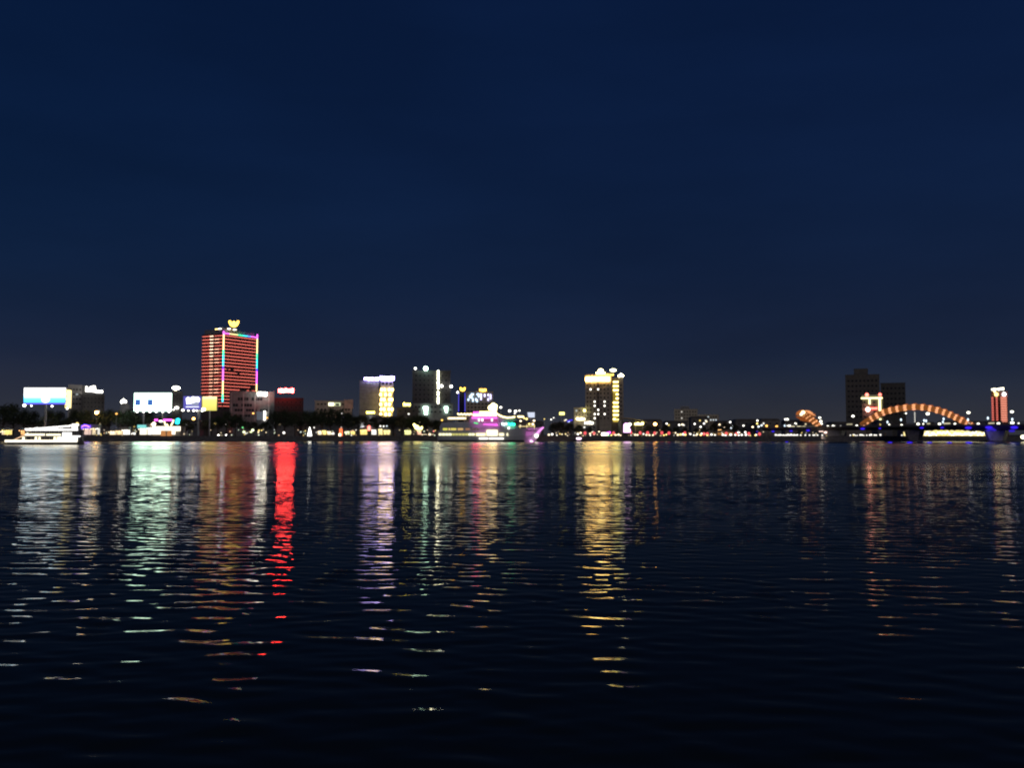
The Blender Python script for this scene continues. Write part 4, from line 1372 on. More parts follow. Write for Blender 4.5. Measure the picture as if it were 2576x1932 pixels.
MB().tube([(X(858, 517), 517, GZ), (X(858, 517), 517, Z(1086, 517)), (X(858, 517), 517, Z(1078, 517))], [1.0, .95, .8], 10).part('body', em((1, .20, .07), 1.6), b)
MB().ball(P(858.5, 1075.5, 517), .45).part('head', em((.8, .6, .5), .8), b)
MB().box(X(853, 516), X(858, 516), 515.7, 515.95, GZ + .1, Z(1091, 516)).part('lamp', em(WW, 6), b)
# bottom of region beside the ship
D = 517
for x0, x1, y0, c_, s_, lab in ((165, 290, 1110, YE, 5, 'yellow lit stall with a red sign beside it'), (355, 445, 1115, WH, 6, 'white lit stall beside the red sign'), (475, 550, 1095, (1, .85, .35), 6, 'tall yellow lit stall below the lamp tower'), (560, 680, 1120, (1, .82, .30), 5, 'wide yellow lit stall below the lamp tower'),
                                (915, 1030, 1125, (.95, .95, .35), 4, 'lime yellow lit stall under dark trees'), (1125, 1205, 1140, (1, .55, .35), 5, 'orange pink lit stall under the yellow light tree')):
    stall(880 + x0 / 6.703, 880 + x1 / 6.703, 910 + y0 / 6.703 - 2, 1096, D, lab, c_, s_)
b = thing('red_sign', 'upright glowing red sign between two stalls', 'sign', (X(928, D), D, GZ))
MB().prof([(X(925, D), Z(1083, D)), (X(932, D), Z(1083, D)), (X(932, D), Z(1074, D)), (X(928.5, D), Z(1070, D)), (X(925, D), Z(1074, D))], D - .3, D + .1).part('panel', em((1, .16, .12), 5), b)
MB().tube([(X(928.5, D), D, GZ), (X(928.5, D), D, Z(1083, D))], .12).part('post', METAL, b)
b = thing('light_tree', 'tree shaped lamp with yellow glowing branches', 'light tree', (X(1050, D), D, GZ))
MB().tube([(X(1051, D), D, GZ), (X(1050, D), D, Z(1078, D))], [.2, .12]).part('stem', METAL, b)
for px, y, r in ((1042, 1068.5, .7), (1045, 1072, .9), (1050, 1073.5, .8), (1047, 1077, .8), (1052, 1077.5, .9), (1056, 1078, .7), (1061, 1075.5, .6), (1060, 1078.5, .6)):
    MB().ball(P(px, y, D), r).part('globe', em((1, .92, .28), 5), b)
    MB().tube([P(px, y, D + .1), P(1050, 1080, D + .1)], .06, 5).part('branch', METAL, b)
for px, py, c_, s_, r, lab in ((957, 1072, WH, 9, .6, 'white lamp hung above the tall yellow stall'), (965, 1072.5, WH, 8, .6, 'white lamp hung above the tall yellow stall'), (973, 1072, CW, 2, .6, 'faint pale lamp above the wide yellow stall'),
                              (1081, 1093, WW, 9, .9, 'warm lamp beside the cruise ship stern'), (1091, 1085, (1, .3, .25), 4, .6, 'small reddish lamp beside the cruise ship stern'), (1112, 1057, (1, .62, .1), 6, .85, 'round amber lamp above the cruise ship stern'),
                              (884, 1095.5, WH, 6, .4, 'small white lamp at the embankment edge below trees'), (1028, 1041.5, WH, 8, .7, 'white lamp among the trees below the yellow sign'), (860, 1040, WH, 3, .4, 'tiny white lamp in the tree crowns')):
    bollard(px, py, 516 if py > 1060 else 552, c_, s_, r, lab, 'lamps along the embankment beside the ship')
for k in range(9):
    bollard(1061 + 2.5 * k if k < 6 else 1066 + 3 * k, 1092.5 + (k % 2), 516, WW, 5, .28, 'tiny warm lamp in a row beside the cruise ship', 'tiny lamps in a row')


EMK = .13
rnd = random.Random(23)
for x0, x1, n_ in ((0, 20, 4), (55, 76, 4), (215, 250, 6), (252, 345, 14), (455, 484, 4), (545, 600, 5), (610, 665, 9), (690, 770, 7), (795, 905, 16), (905, 990, 13), (1010, 1095, 11)):
    for k in range(n_):
        bollard(rnd.uniform(x0, x1), rnd.uniform(1080, 1095.5), 515 + rnd.uniform(0, 3), rnd.choice((WW, WW, WH, YE, (1, .6, .3), (.9, 1, .7))), rnd.uniform(2, 9), rnd.uniform(.22, .5),
                'small festoon lamp on a stick along the promenade of lit stalls', 'festoon lamps among the stalls')
for x0, x1, n_ in ((1385, 1660, 26), (1660, 1930, 26), (2015, 2080, 8)):
    for k in range(n_):
        bollard(rnd.uniform(x0, x1), rnd.uniform(1086, 1099), 513 + rnd.uniform(0, 10), rnd.choice((WW, WW, WH, YE, (1, .6, .3))), rnd.uniform(1, 6), rnd.uniform(.18, .42), L1, G1)
for px, e, c_ in ((30, 500, (1, .75, .45)), (90, 420, (1, .7, .4)), (262, 500, (1, .8, .55)), (340, 480, (.9, 1, .75)), (460, 420, (1, .7, .4)), (530, 420, (1, .75, .5)), (600, 420, (.8, 1, .7)), (690, 480, (.9, .95, .85)),
                  (750, 420, (1, .75, .5)), (815, 480, (1, .75, .45)), (890, 480, (1, .75, .4)), (1005, 480, (1, .78, .45)), (1075, 420, (1, .7, .45)), (1660, 480, (1, .7, .35)), (1760, 480, (1, .7, .4))):
    D = 538  # made-up lamps, added to brighten foliage and trunks
    p = P(px, 1082, D)
    root = thing('promenade_lamp', 'added short post lamp to brighten the tree crowns from below', 'lamp', (p.x, D, GZ), 'added post lamps under the embankment trees')
    MB().tube([(p.x, D, GZ), (p.x, D, p.z)], .07, 6).part('post', METAL, root)
    MB().ball(p, .22, 8, 5).part('globe', em(c_, 5), root)
    spot(root, (p.x, D, p.z + .5), (p.x, D + 2, p.z + 12), e * 2.2, c_, 150)

# ------------------------------------------------------------------ lit river boat on the left
def river_boat():
    D = 335
    s = S(D)
    b = thing('river_boat', 'two-deck river boat outlined in blazing white bulbs', 'boat', (X(115, D), D, 0))
    x = lambda px: X(px, D)
    z = lambda y: Z(y, D)
    yb0, yb1 = D - 2.6, D + 2.6
    # hull lofted: bow to the left
    q = MB()
    secs = [(18, .05, 1.75), (30, .9, 1.45), (50, 2.0, 1.15), (90, 2.6, 1.0), (150, 2.6, 1.0), (196, 2.5, 1.1), (206, 2.2, 1.3)]
    vs = []
    for px, hw, zt in secs:
        X_ = x(px)
        vs += [(X_, D - hw, zt), (X_ + .3, D - hw * .75, -.4), (X_ + .3, D + hw * .75, -.4), (X_, D + hw, zt)]
    fs = []
    for i in range(len(secs) - 1):
        a = i * 4
        for k in range(3):
            fs.append((a + k, a + k + 1, a + 5 + k, a + 4 + k))
        fs.append((a + 3, a, a + 4, a + 7))
    fs += [(0, 3, 2, 1), (24, 25, 26, 27)]
    q.add(vs, fs)
    q.part('hull', HULLD, b)
    MB().box(x(24), x(205), D - 2.75, D - 2.62, z(1112.3), z(1106.8)).part('gunwale_light', em((1, .92, .74), 6), b)
    MB().tube([(x(40), D - 1.8, 1.5), (x(55), D - 1.6, z(1101)), (x(72), D - 1, z(1092))], .14).part('bow_rail', em((1, .62, .36), 2), b)
    MB().box(x(75), x(203), yb0 + .4, yb1 - .4, 1.1, 1.3).part('main_deck', WOOD, b)
    MB().box(x(70), x(211), yb0, yb1, z(1098.5), z(1096)).part('upper_deck', HULLW, b)
    MB().box(x(76), x(208), yb0, yb1, z(1083), z(1081)).part('roof', HULLW, b)
    for k in range(12):
        px = 77 + k * 11.4
        MB().tube([(x(px), yb0 + .2, 1.2), (x(px), yb0 + .2, z(1083))], .07, 6).part('post', HULLW, b)
        MB().tube([(x(px), yb1 - .2, 1.2), (x(px), yb1 - .2, z(1083))], .07, 6).part('post', HULLW, b)
    # lit fascias and lamp rows
    MB().box(x(74), x(123), yb0 - .15, yb0 - .01, z(1096), z(1091)).part('fascia_light', em((1, .88, .62), 5), b)
    MB().box(x(127), x(163), yb0 - .15, yb0 - .01, z(1096), z(1091.5)).part('fascia_light', em((1, .90, .62), 5), b)
    MB().box(x(167), x(190), yb0 - .15, yb0 - .01, z(1098), z(1088)).part('fascia_light', em((1, .97, .92), 8), b)
    MB().box(x(168), x(212), yb0 - .15, yb0 - .01, z(1099.5), z(1096.3)).part('fascia_light', em((1, .98, .95), 8), b)
    MB().box(x(75), x(205), yb0 - .16, yb0 - .02, z(1083.5), z(1079)).part('roof_light', em((1, .97, .92), 9), b)
    bm = MB().ball((0, 0, 0), .26, 7, 5).mesh('bulb', em((1, .97, .92), 12))
    for k in range(42):
        t = k / 41
        child_at('bulb', bm, b, (x(75 + 129 * t), yb0 - .1, z(1080 - 10 * t ** 1.6 - random.uniform(0, 1.2))))
    for k in range(34):
        t = k / 33
        child_at('bulb', bm, b, (x(96 + 108 * t), yb0 + .6, z(1078.5 - 9 * t ** 1.6 - random.uniform(0, 1.5))))
    # bright wheelhouse
    MB().box(x(186), x(201), D - 1.5, D + 1.5, z(1081) + .003, z(1068)).part('wheelhouse', HULLW, b)
    MB().box(x(187), x(200), D - 1.65, D - 1.51, z(1079), z(1066.5)).part('wheelhouse_light', em((1, .96, .92), 9), b)
    MB().ball((x(200), D - 1.6, z(1066)), .5).part('amber_lamp', em((1, .7, .25), 6), b)
    # main deck lamps and stern discs
    for px, r in ((70, .9), (101, .8), (110, .7), (148, .8), (155, .6)):
        MB().box(x(px) - r * .5, x(px) + r * .5, yb0 - .05, yb0 + .1, 1.6, z(1099)).part('deck_lamp', em((1, .92, .62), 5), b)
    for px in (162, 173, 183, 192, 200):
        MB().ball((x(px), yb0, z(1103.5)), .72, 10, 6, .9).part('deck_lamp', em((1, .97, .92), 8), b)
    for k in range(9):
        px = 80 + k * 9
        MB().box(x(px) - .35, x(px) + .35, D - .2, D + .2, 1.3, 2.2).part('seat', WOOD, b)
    return b


river_boat()


# ------------------------------------------------------------------ cruise ship
EMK = .35
def cruise_ship():
    D = 470
    b = thing('cruise_ship', 'large white cruise ship with magenta and green deck lighting', 'ship', (X(1235, D), D, 0))
    x = lambda px: X(px, D)
    z = lambda y: Z(y, D)
    HB = 4.6
    f0 = D - HB
    # hull: stern left, raked bow right. stations: (px at sheer, px at keel, half beam, sheer y)
    st = [(1101, 1104, .80, 1098.5), (1112, 1114, .95, 1098), (1150, 1150, 1.0, 1098), (1220, 1220, 1.0, 1098), (1262, 1262, 1.0, 1097), (1275, 1275, .98, 1080), (1300, 1298, .92, 1078),
          (1325, 1318, .72, 1077), (1345, 1332, .45, 1076), (1358, 1339, .22, 1075.5), (1369, 1343, .03, 1074.5)]
    vs = []
    for ps, pk, hb, ys in st:
        zs = z(ys)
        zm = zs * .45
        pm = ps + (pk - ps) * .5
        vs += [(x(ps), D - HB * hb, zs), (x(pm), D - HB * hb * .95, zm), (x(pk), D - HB * hb * .7, -.6), (x(pk), D + HB * hb * .7, -.6), (x(pm), D + HB * hb * .95, zm), (x(ps), D + HB * hb, zs)]
    fs = []
    for i in range(len(st) - 1):
        a = i * 6
        for k in range(5):
            fs.append((a + k, a + k + 1, a + 7 + k, a + 6 + k))
        fs.append((a + 5, a, a + 6, a + 11))
    fs += [(5, 4, 3, 2, 1, 0), tuple(range(60, 66))]
    MB().add(vs, fs).part('hull', HULLW, b)
    MB().box(x(1106), x(1318), f0 - .12, f0 + .2, -.3, z(1107)).part('boot_stripe', HULLD, b)
    # lower saloon
    MB().box(x(1104), x(1275), f0 + .3, D + HB - .3, z(1098) + .003, z(1085)).part('lower_saloon', HULLW, b)
    MB().box(x(1108), x(1275), f0 + .4, D + HB - .4, z(1085) + .003, z(1076)).part('upper_saloon', HULLW, b)
    # white promenade band, slanted at the stern
    pts = [(1107, 1076), (1268, 1078), (1268, 1074), (1210, 1069), (1190, 1064), (1113, 1063)]
    MB().prof([(x(p), z(y)) for p, y in pts], f0 - .1, f0 + .25).part('bulwark', HULLW, b)
    # windows
    warm = em((.95, .90, .35), 3.6)
    for k in range(15):
        px = 1106 + k * 8.2
        hi = em((1, .95, .55), 2.4) if k < 4 or k in (9, 10, 12, 13) else em((.85, .80, .25), .75)
        MB().box(x(px), x(px + 6.6), f0 + .12, f0 + .29, z(1095.5), z(1090.5)).part('window', hi, b)
    for px, wd, c_, s_ in ((1116, 11, (.85, .80, .12), 2.0), (1130, 4, YE, 2.2), (1136, 13, (.9, .75, .16), 2.0), (1153, 13, (.95, .62, .22), 1.6), (1172, 11, (.8, .40, .22), .9), (1188, 10, (.5, .32, .3), .5), (1199, 8, (.6, .4, .4), .5)):
        MB().box(x(px), x(px + wd), f0 + .22, f0 + .39, z(1082.5), z(1077.5)).part('window', em(c_, s_ * .45), b)
    MB().box(x(1225), x(1252), f0 - .1, f0 + .28, z(1096), z(1082.5)).part('embarkation_door', em((1, .88, .55), 4), b)
    for px, wd in ((1199, 9), (1209, 13), (1256, 12), (1275, 3)):
        MB().box(x(px), x(px + wd), f0 - .14 - (px > 1262) * .05, f0 + .1, z(1096.5), z(1090)).part('window', em((1, .90, .55), 2.5), b)
    for x0, x1 in ((1206, 1228), (1231, 1243), (1244, 1267)):
        MB().box(x(x0), x(x1), f0 - .35, f0 - .14, z(1105.5), z(1101.5)).part('fender_light', em((1, .96, .86), 3), b)
    # superstructure with magenta wash
    MB().box(x(1176), x(1258), D - 3.4, D + 3.4, z(1076), z(1062)).part('third_deck', HULLW, b)
    MB().box(x(1182), x(1254), D - 3.0, D + 3.0, z(1062) + .003, z(1049)).part('bridge_deck', HULLW, b)
    MB().box(x(1150), x(1262), D - 3.8, D + 3.8, z(1064), z(1062)).part('deck_plate', HULLW, b)
    MB().box(x(1152), x(1252), D - 3.6, D + 3.6, z(1049), z(1046.5)).part('sun_deck', HULLW, b)
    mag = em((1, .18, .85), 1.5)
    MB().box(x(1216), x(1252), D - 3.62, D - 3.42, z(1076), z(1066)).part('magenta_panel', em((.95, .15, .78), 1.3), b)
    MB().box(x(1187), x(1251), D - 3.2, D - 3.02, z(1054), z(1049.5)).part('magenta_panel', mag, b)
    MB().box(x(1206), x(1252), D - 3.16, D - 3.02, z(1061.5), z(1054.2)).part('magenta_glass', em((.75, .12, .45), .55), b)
    for px in (1204, 1212, 1236):
        MB().box(x(px), x(px + 4), D - 3.3, D - 3.17, z(1060), z(1053.5)).part('cabin_light', em((1, .92, .95), 5), b)
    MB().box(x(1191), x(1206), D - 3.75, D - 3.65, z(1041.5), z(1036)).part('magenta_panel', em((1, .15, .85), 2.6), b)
    MB().box(x(1190), x(1210), D - 3.76, D - 3.64, z(1047), z(1041.7)).part('roof_light', em((1, .10, .10), 44), b)
    MB().box(x(1207), x(1249), D - 3.4, D + 2, z(1046.4), z(1035.5)).part('top_bar_lights', em((1, .66, .20), 20), b)
    MB().box(x(1127), x(1173), D - 3.2, D - 2.8, z(1055), z(1050.5)).part('awning_light', em((1, .80, .42), 6), b)
    MB().box(x(1124), x(1176), D - 3.6, D + 3.6, z(1050.4), z(1049.2)).part('awning', HULLW, b)
    for px in (1128, 1148, 1170):
        MB().tube([(x(px), D - 3.3, z(1064)), (x(px), D - 3.3, z(1050))], .1).part('awning_post', HULLW, b)
    for px, w_, c_, s_ in ((1193, 9, (.06, .9, .22), 2.4), (1262, 14, (.75, 1, 1), 6), (1277, 22, (.02, 1, .48), 14)):
        for k in range(max(1, int(w_ / 4.5))):
            MB().ball((x(px + 2.2 + k * 4.5), D - 3.75, z(1066.5 + (k % 2) * 1.2)), .62 if px > 1200 else .75, 8, 5).part('deck_lamp', em(c_, s_), b)
    MB().box(x(1260), x(1302), D - 3.5, D + 3.5, z(1079), z(1070)).part('foredeck_house', HULLW, b)
    # bulb strings
    bm = MB().ball((0, 0, 0), .40, 7, 5).mesh('bulb', em((1, .78, .34), 9))
    for k in range(13):
        child_at('bulb', bm, b, (x(1153 + k * 2.8), D - 3.6, z(1041.5 + 2.2 * math.sin(k * 1.1) ** 2)))
    pts = [(1250, 1041), (1258, 1046), (1266, 1049), (1276, 1051), (1286, 1050.5), (1296, 1049)]
    for i in range(len(pts) - 1):
        for k in range(5):
            t = k / 5
            child_at('bulb', bm, b, (x(pts[i][0] + (pts[i + 1][0] - pts[i][0]) * t), D - 2.5, z(pts[i][1] + (pts[i + 1][1] - pts[i][1]) * t)))
    for k in range(8):
        child_at('bulb', bm, b, (x(1303 + k * 1.9), D - 2.0, z(1048 + (k % 2))))
    MB().prof([(x(1250), z(1063)), (x(1262), z(1063)), (x(1300), z(1058)), (x(1296), z(1052)), (x(1276), z(1053)), (x(1254), z(1047))], D - 2.4, D + 2.4).part('fore_awning', mat('grey_canvas', (.30, .30, .32)), b)
    # funnel lamp cluster
    MB().tube([(x(1240), D, z(1046)), (x(1240), D, z(1018))], [.5, .2], 8).part('mast', HULLW, b)
    for px, y, r in ((1235, 1026, 1.5), (1241, 1020, 1.3), (1246, 1022, 1.1), (1244, 1029, 1.3)):
        MB().ball((x(px), D - .8, z(y)), r).part('mast_lamp', em((1, .85, .4), 12), b)
    # bow rail lamps
    MB().tube([(x(1304), D - 3.2, z(1073)), (x(1346), D - 1.4, z(1072.5))], .13).part('bow_rail', em((1, .8, .35), 2.0), b)
    for px in (1308, 1325, 1344):
        MB().tube([(x(px), D - 2.4, z(1078)), (x(px), D - 2.4, z(1068))], .12).part('rail_post', em((1, .8, .35), 1.6), b)
    MB().ball((x(1280), f0 - .2, z(1077)), .5).part('bow_lamp', em(WH, 8), b)
    MB().ball((x(1349.5), D - 1.2, z(1096.5)), .9).part('bow_lamp', em((1, .95, .85), 9), b)
    MB().ball((x(1337), D - 2.0, z(1110.5)), .8, 8, 5, .5).part('waterline_lamp', em((1, .5, .95), 7), b)
    MB().tube([(x(1367), D - .6, z(1075)), (x(1358), D - 1.0, z(1083)), (x(1349), D - 1.3, z(1093))], .28).part('bow_light_line', em((1, .34, .95), 3.0), b)
    # dark lettering at the bow
    for k in range(8):
        px = 1325 + k * 2.7
        hb = HB * (.72 if px < 1330 else .62 if px < 1338 else .5)
        MB().box(x(px), x(px + 1.8), D - hb - .6, D - hb - .1, z(1085.5), z(1083)).part('name_letter', HULLD, b)
    spot(b, (x(1366), D - 12, 2.5), (x(1352), D, 4.5), 2600, (1, .2, .85), 80)
    spot(b, (x(1235), D - 16, 16), (x(1225), D, 11), 6500, (1, .16, .85), 75)
    spot(b, (x(1190), D - 30, 2), (x(1200), D, 6), 900, (.85, .95, 1), 110)
    return b


cruise_ship()


# ------------------------------------------------------------------ dragon bridge
EMK = .25
def bridge():
    A = P(1945, 1078, 545)
    B = P(2760, 1070, 445)
    A.z = B.z = 0
    d = (B - A).normalized()
    nrm = Vector((-d.y, d.x, 0))
    def at(px):
        """point of the centre line seen at column px"""
        u = (px - 1288) / FPX / (CT - (966 - 1075) / FPX * ST)
        # A + t d : x = u*y
        t = (u * A.y - A.x) / (d.x - u * d.y)
        return A + d * t
    ctr = at(2300)
    b = thing('dragon_bridge', 'road bridge carrying an arching orange lit dragon', 'bridge', (ctr.x, ctr.y, 0))
    cols = [1930, 1990, 2050, 2110, 2170, 2230, 2290, 2350, 2410, 2470, 2530, 2600, 2680, 2760]
    def topy(px): return 1074.5 - max(0, px - 1930) * .0125
    def boty(px): return 1082 + (abs(px - 2300) / 400) * 1.5
    dk = MB()
    hw = 9
    pts = []
    for px in cols:
        p = at(px)
        D = p.y
        zt, zb = Z(topy(px), D), Z(boty(px), D)
        pts.append((p, zt, zb))
    vs = []
    for p, zt, zb in pts:
        for s_, zz in ((-hw, zt), (-hw, zt - .9), (-hw * .55, zb), (hw * .55, zb), (hw, zt - .9), (hw, zt)):
            q = p + nrm * s_
            vs.append((q.x, q.y, zz))
    fs = []
    for i in range(len(pts) - 1):
        a = i * 6
        for k in range(6):
            fs.append((a + k, a + (k + 1) % 6, a + 6 + (k + 1) % 6, a + 6 + k))
    fs += [tuple(range(5, -1, -1)), tuple(range(len(vs) - 6, len(vs)))]
    dk.add(vs, fs)
    dk.part('deck', mat('bridge_concrete', (.16, .15, .13), .8), b)
    for s_ in (-hw + .2, hw - .2):
        r_ = MB()
        r_.tube([Vector((p.x, p.y, zt + 1.0)) + nrm * s_ for p, zt, zb in pts], .08, 5)
        r_.tube([Vector((p.x, p.y, zt + .55)) + nrm * s_ for p, zt, zb in pts], .06, 5)
        r_.part('railing', METAL, b)
    def onb(px, y=None, off=0.0, z=None):
        p = at(px) + nrm * off
        return Vector((p.x, p.y, Z(y, p.y) if y is not None else z))
    # piers
    for px, wd, m_ in ((2098, 3.2, PALE), (2300, 2.6, STONE), (2506, 3.4, PALE)):
        p = at(px)
        zb = Z(boty(px), p.y) + .05
        for s_ in (-4.5, 4.5):
            c = p + nrm * s_
            q = MB()
            q.add([(c.x - wd * .7, c.y - 1.4, -1), (c.x + wd * .7, c.y - 1.4, -1), (c.x + wd * .7, c.y + 1.4, -1), (c.x - wd * .7, c.y + 1.4, -1),
                   (c.x - wd * 1.5, c.y - 1.2, zb), (c.x + wd * 1.5, c.y - 1.2, zb), (c.x + wd * 1.5, c.y + 1.2, zb), (c.x - wd * 1.5, c.y + 1.2, zb)],
                  [(0, 3, 2, 1), (4, 5, 6, 7), (0, 1, 5, 4), (1, 2, 6, 5), (2, 3, 7, 6), (3, 0, 4, 7)])
            q.part('pier', m_, b)
        MB().box(p.x - wd * 1.6, p.x + wd * 1.6, p.y - 7, p.y + 7, -1, .7).part('pier_cap', STONE, b)
    # blue lamps under the deck
    bl = em((.05, .02, 1), .95)
    for px, w_, y in ((1920, 5, 1086), (1960, 9, 1085.5), (2005, 9, 1084.5), (2047, 11, 1083), (2183, 12, 1079), (2226, 7, 1078), (2330, 10, 1076.5), (2381, 9, 1076), (2446, 16, 1076.5), (2497, 17, 1075.5), (2560, 17, 1075.5)):
        p = onb(px, y, -hw - .1)
        MB().ball(p, w_ * .5 * .205, 10, 5, .42).part('blue_lamp', bl, b)
    for px, y, w_ in ((2492, 1083.5, 12), (2508, 1082, 10), (2500, 1079, 16), (2552, 1084, 14)):
        p = onb(px, y, -hw + 2)
        MB().ball(p, w_ * .5 * .205, 10, 5, .45).part('blue_lamp', em((.06, .03, 1), .5), b)
    p = at(2506)
    for off, px, e in ((-13, 2500, 260), (-13, 2098, 0)):
        if e:
            l = bpy.data.lights.new('pier_light', 'POINT')
            l.energy = e
            l.color = (.08, .05, 1)
            o = bpy.data.objects.new('pier_light', l)
            o.parent = b
            o.location = onb(px, None, off, 3.0) - Vector(b['_o'])
            COL.objects.link(o)
    p = onb(2088, 1088, -7.5)
    MB().ball(p, 1.0, 8, 5, .6).part('pier_lamp', em((1, .62, .55), 5), b)
    p = onb(2078, 1085.5, -7.5)
    MB().box(p.x - 1.4, p.x + 1.4, p.y - .2, p.y + .2, p.z - .22, p.z + .22).part('pier_lamp', em((1, .70, .60), 4), b)
    spot(b, onb(2092, None, -16, 2.0), onb(2098, None, -4, 3.5), 350, (1, .75, .65), 90)
    # lamps on the deck
    wl = em((1, .98, .82), 10)
    for px, y, r in ((1976, 1055, .85), (1981, 1071, .8), (1996, 1065, .5), (2058, 1051, .75), (2060.5, 1060, .85), (2062, 1066.5, .7), (2142, 1047, .85), (2331, 1041, 1.0), (2434, 1038, .9), (2544, 1036, .85), (2078, 1073, .8), (2091, 1071.5, .7),
                     (2151, 1071, .7), (2233, 1068, .5), (2264, 1069, .6), (2306, 1066.5, .9), (2319, 1066.5, .5), (2360, 1066.5, .8), (2399, 1066, .6), (2435, 1065, .6), (2458, 1066, .7), (2509, 1065.5, .8), (2544, 1063.5, 1.0), (2276, 1040, .5), (2560, 1065, .4)):
        p = onb(px, y, 3)
        MB().ball(p, r, 8, 5, .7).part('deck_lamp', wl, b)
        MB().tube([p, (p.x, p.y, Z(topy(px), p.y) - .1)], .08, 6).part('lamp_pole', METAL, b)
    cool = em((.70, .86, 1), 4)
    for px, y in ((1979, 1071), (2271, 1056), (2378, 1054), (2376, 1062), (2439, 1056), (2489, 1052), (2550, 1055), (2237, 1062), (2329, 1058), (2334, 1059)):
        p = onb(px, y, -3)
        MB().ball(p, .45, 7, 5, 1.6).part('cool_lamp', cool, b)
        MB().tube([p, (p.x, p.y, Z(topy(px), p.y) - .1)], .07, 6).part('lamp_pole', METAL, b)
    for k in range(9):
        p = onb(2299 + (k % 2) * .8, 1038 + k * 2.9, 2)
        MB().box(p.x - .18, p.x + .18, p.y - .1, p.y + .1, p.z - .2, p.z + .2).part('sign_dot', em(WH, 1.2), b)
    MB().tube([onb(2301, 1036, 2.3), onb(2299, 1066, 2.3)], .08).part('sign_post', METAL, b)
    for x0, x1, s_ in ((1997, 2012, 4), (2018, 2026, 6), (2027, 2039, 3.0), (2342, 2350, .8), (2384, 2400, .9), (2142, 2156, .7), (2040, 2066, .35), (2495, 2510, .8)):
        p, q = onb(x0, 1074 if x0 < 2100 else 1068 - (x0 - 2100) * .008, -hw + 1), onb(x1, 1073.5 if x0 < 2100 else 1067.5 - (x0 - 2100) * .008, -hw + 1)
        MB().tube([p, q], .32, 6).part('rail_light', em((1, .90, .58), s_), b)
    # dragon body: three tubes, humped, with bright scale plates
    path = [(2168, 1071), (2176, 1064.5), (2188, 1057), (2200, 1050), (2216, 1041.5), (2232, 1035.5), (2250, 1031), (2268, 1027.5), (2290, 1025), (2312, 1024.2), (2332, 1026), (2350, 1029.5), (2368, 1034.5), (2384, 1040), (2398, 1046.5), (2412, 1053.5), (2426, 1060.5), (2440, 1067), (2448, 1071)]
    base = em((1, .32, .08), .22)
    hi = em((1, .42, .18), 1.3)
    body = None
    def off_path(dy, off):
        out = []
        for i, (px, y) in enumerate(path):
            a, c = path[max(i - 1, 0)], path[min(i + 1, len(path) - 1)]
            t = Vector((c[0] - a[0], c[1] - a[1], 0)).normalized()
            nx, ny = -t.y, t.x
            if ny > 0: nx, ny = -nx, -ny
            out.append(onb(px + nx * dy, y + ny * dy, off))
        return out
    TUBES = ((-5.2, -1.2), (0, -1.6), (5.2, -1.0), (-2.6, 1.4), (2.9, 1.4))
    tubes = []
    for dy, off in TUBES:
        tubes.append(MB().tube(off_path(dy, off), .40, 8).part('body_tube', base, b))
    fin = em((1, .26, .09), .38)
    # plates wrap the three front tubes at regular stations
    for i in range(len(path) - 1):
        for h_ in (0,) if i % 1 == 0 else ():
            a, c = path[i], path[i + 1]
            bright = i >= 2
            for j, (dy, off) in enumerate(TUBES[:3]):
                if not bright and j: continue
                mx, my = a[0] + (c[0] - a[0]) * .32, a[1] + (c[1] - a[1]) * .32
                ex, ey = a[0] + (c[0] - a[0]) * .74, a[1] + (c[1] - a[1]) * .74
                t = Vector((c[0] - a[0], c[1] - a[1], 0)).normalized()
                nx, ny = -t.y, t.x
                if ny > 0: nx, ny = -nx, -ny
                p, q = onb(mx + nx * dy, my + ny * dy, off - .12), onb(ex + nx * dy, ey + ny * dy, off - .12)
                MB().tube([p, (p + q) / 2, q], [.30, .60, .30], 7).part('scale_plate', hi if (i + j) % 4 else em((1, .42, .22), 1.25), tubes[j])
            # dorsal fin
            if i % 1 == 0 and 2 < i < 16:
                t = Vector((c[0] - a[0], c[1] - a[1], 0)).normalized()
                nx, ny = -t.y, t.x
                if ny > 0: nx, ny = -nx, -ny
                p0, p1 = onb(a[0] + nx * 6.5, a[1] + ny * 6.5, -.4), onb(c[0] + nx * 6.5, c[1] + ny * 6.5, -.4)
                tp = onb(a[0] + (c[0] - a[0]) * .7 + nx * 10.2, a[1] + (c[1] - a[1]) * .7 + ny * 10.2, -.4)
                bk = nrm * .25
                MB().add([p0, p1, tp, p0 + bk, p1 + bk, tp + bk], [(0, 1, 2), (3, 5, 4), (0, 3, 4, 1), (1, 4, 5, 2), (2, 5, 3, 0)]).part('dorsal_fin', fin, tubes[0])
    # hangers
    for px, y in ((2212, 1046), (2240, 1038), (2272, 1032), (2304, 1030), (2336, 1032), (2368, 1040), (2396, 1051)):
        MB().tube([onb(px, y, 0), onb(px, topy(px), 0)], .06, 5).part('hanger', METAL, b)
    # neck and head (left), mouth open to the left
    npth = [(2062, 1074), (2056, 1066), (2048, 1059), (2040, 1052.5), (2032, 1047), (2024, 1043)]
    for j, (dx, dy, off) in enumerate(((-4, 2.5, -1.2), (0, 0, -1.6), (4.5, -3.2, -1.0), (2, -1, 1.3))):
        tb = MB().tube([onb(px + dx, y + dy, off) for px, y in npth], [.6, .62, .66, .7, .74, .8], 8).part('neck_tube', base, b)
        if j < 3:
            for i in range(5):
                a, c = npth[i], npth[i + 1]
                p, q = onb(a[0] * .75 + c[0] * .25 + dx, a[1] * .75 + c[1] * .25 + dy, off - .15), onb(a[0] * .25 + c[0] * .75 + dx, a[1] * .25 + c[1] * .75 + dy, off - .15)
                MB().tube([p, (p + q) / 2, q], [.45, .72, .4], 7).part('scale_plate', hi, tb)
    hc = onb(2016, 1042, 0)
    s = S(hc.y)
    def H(px, y): return (X(px, hc.y), Z(y, hc.y))
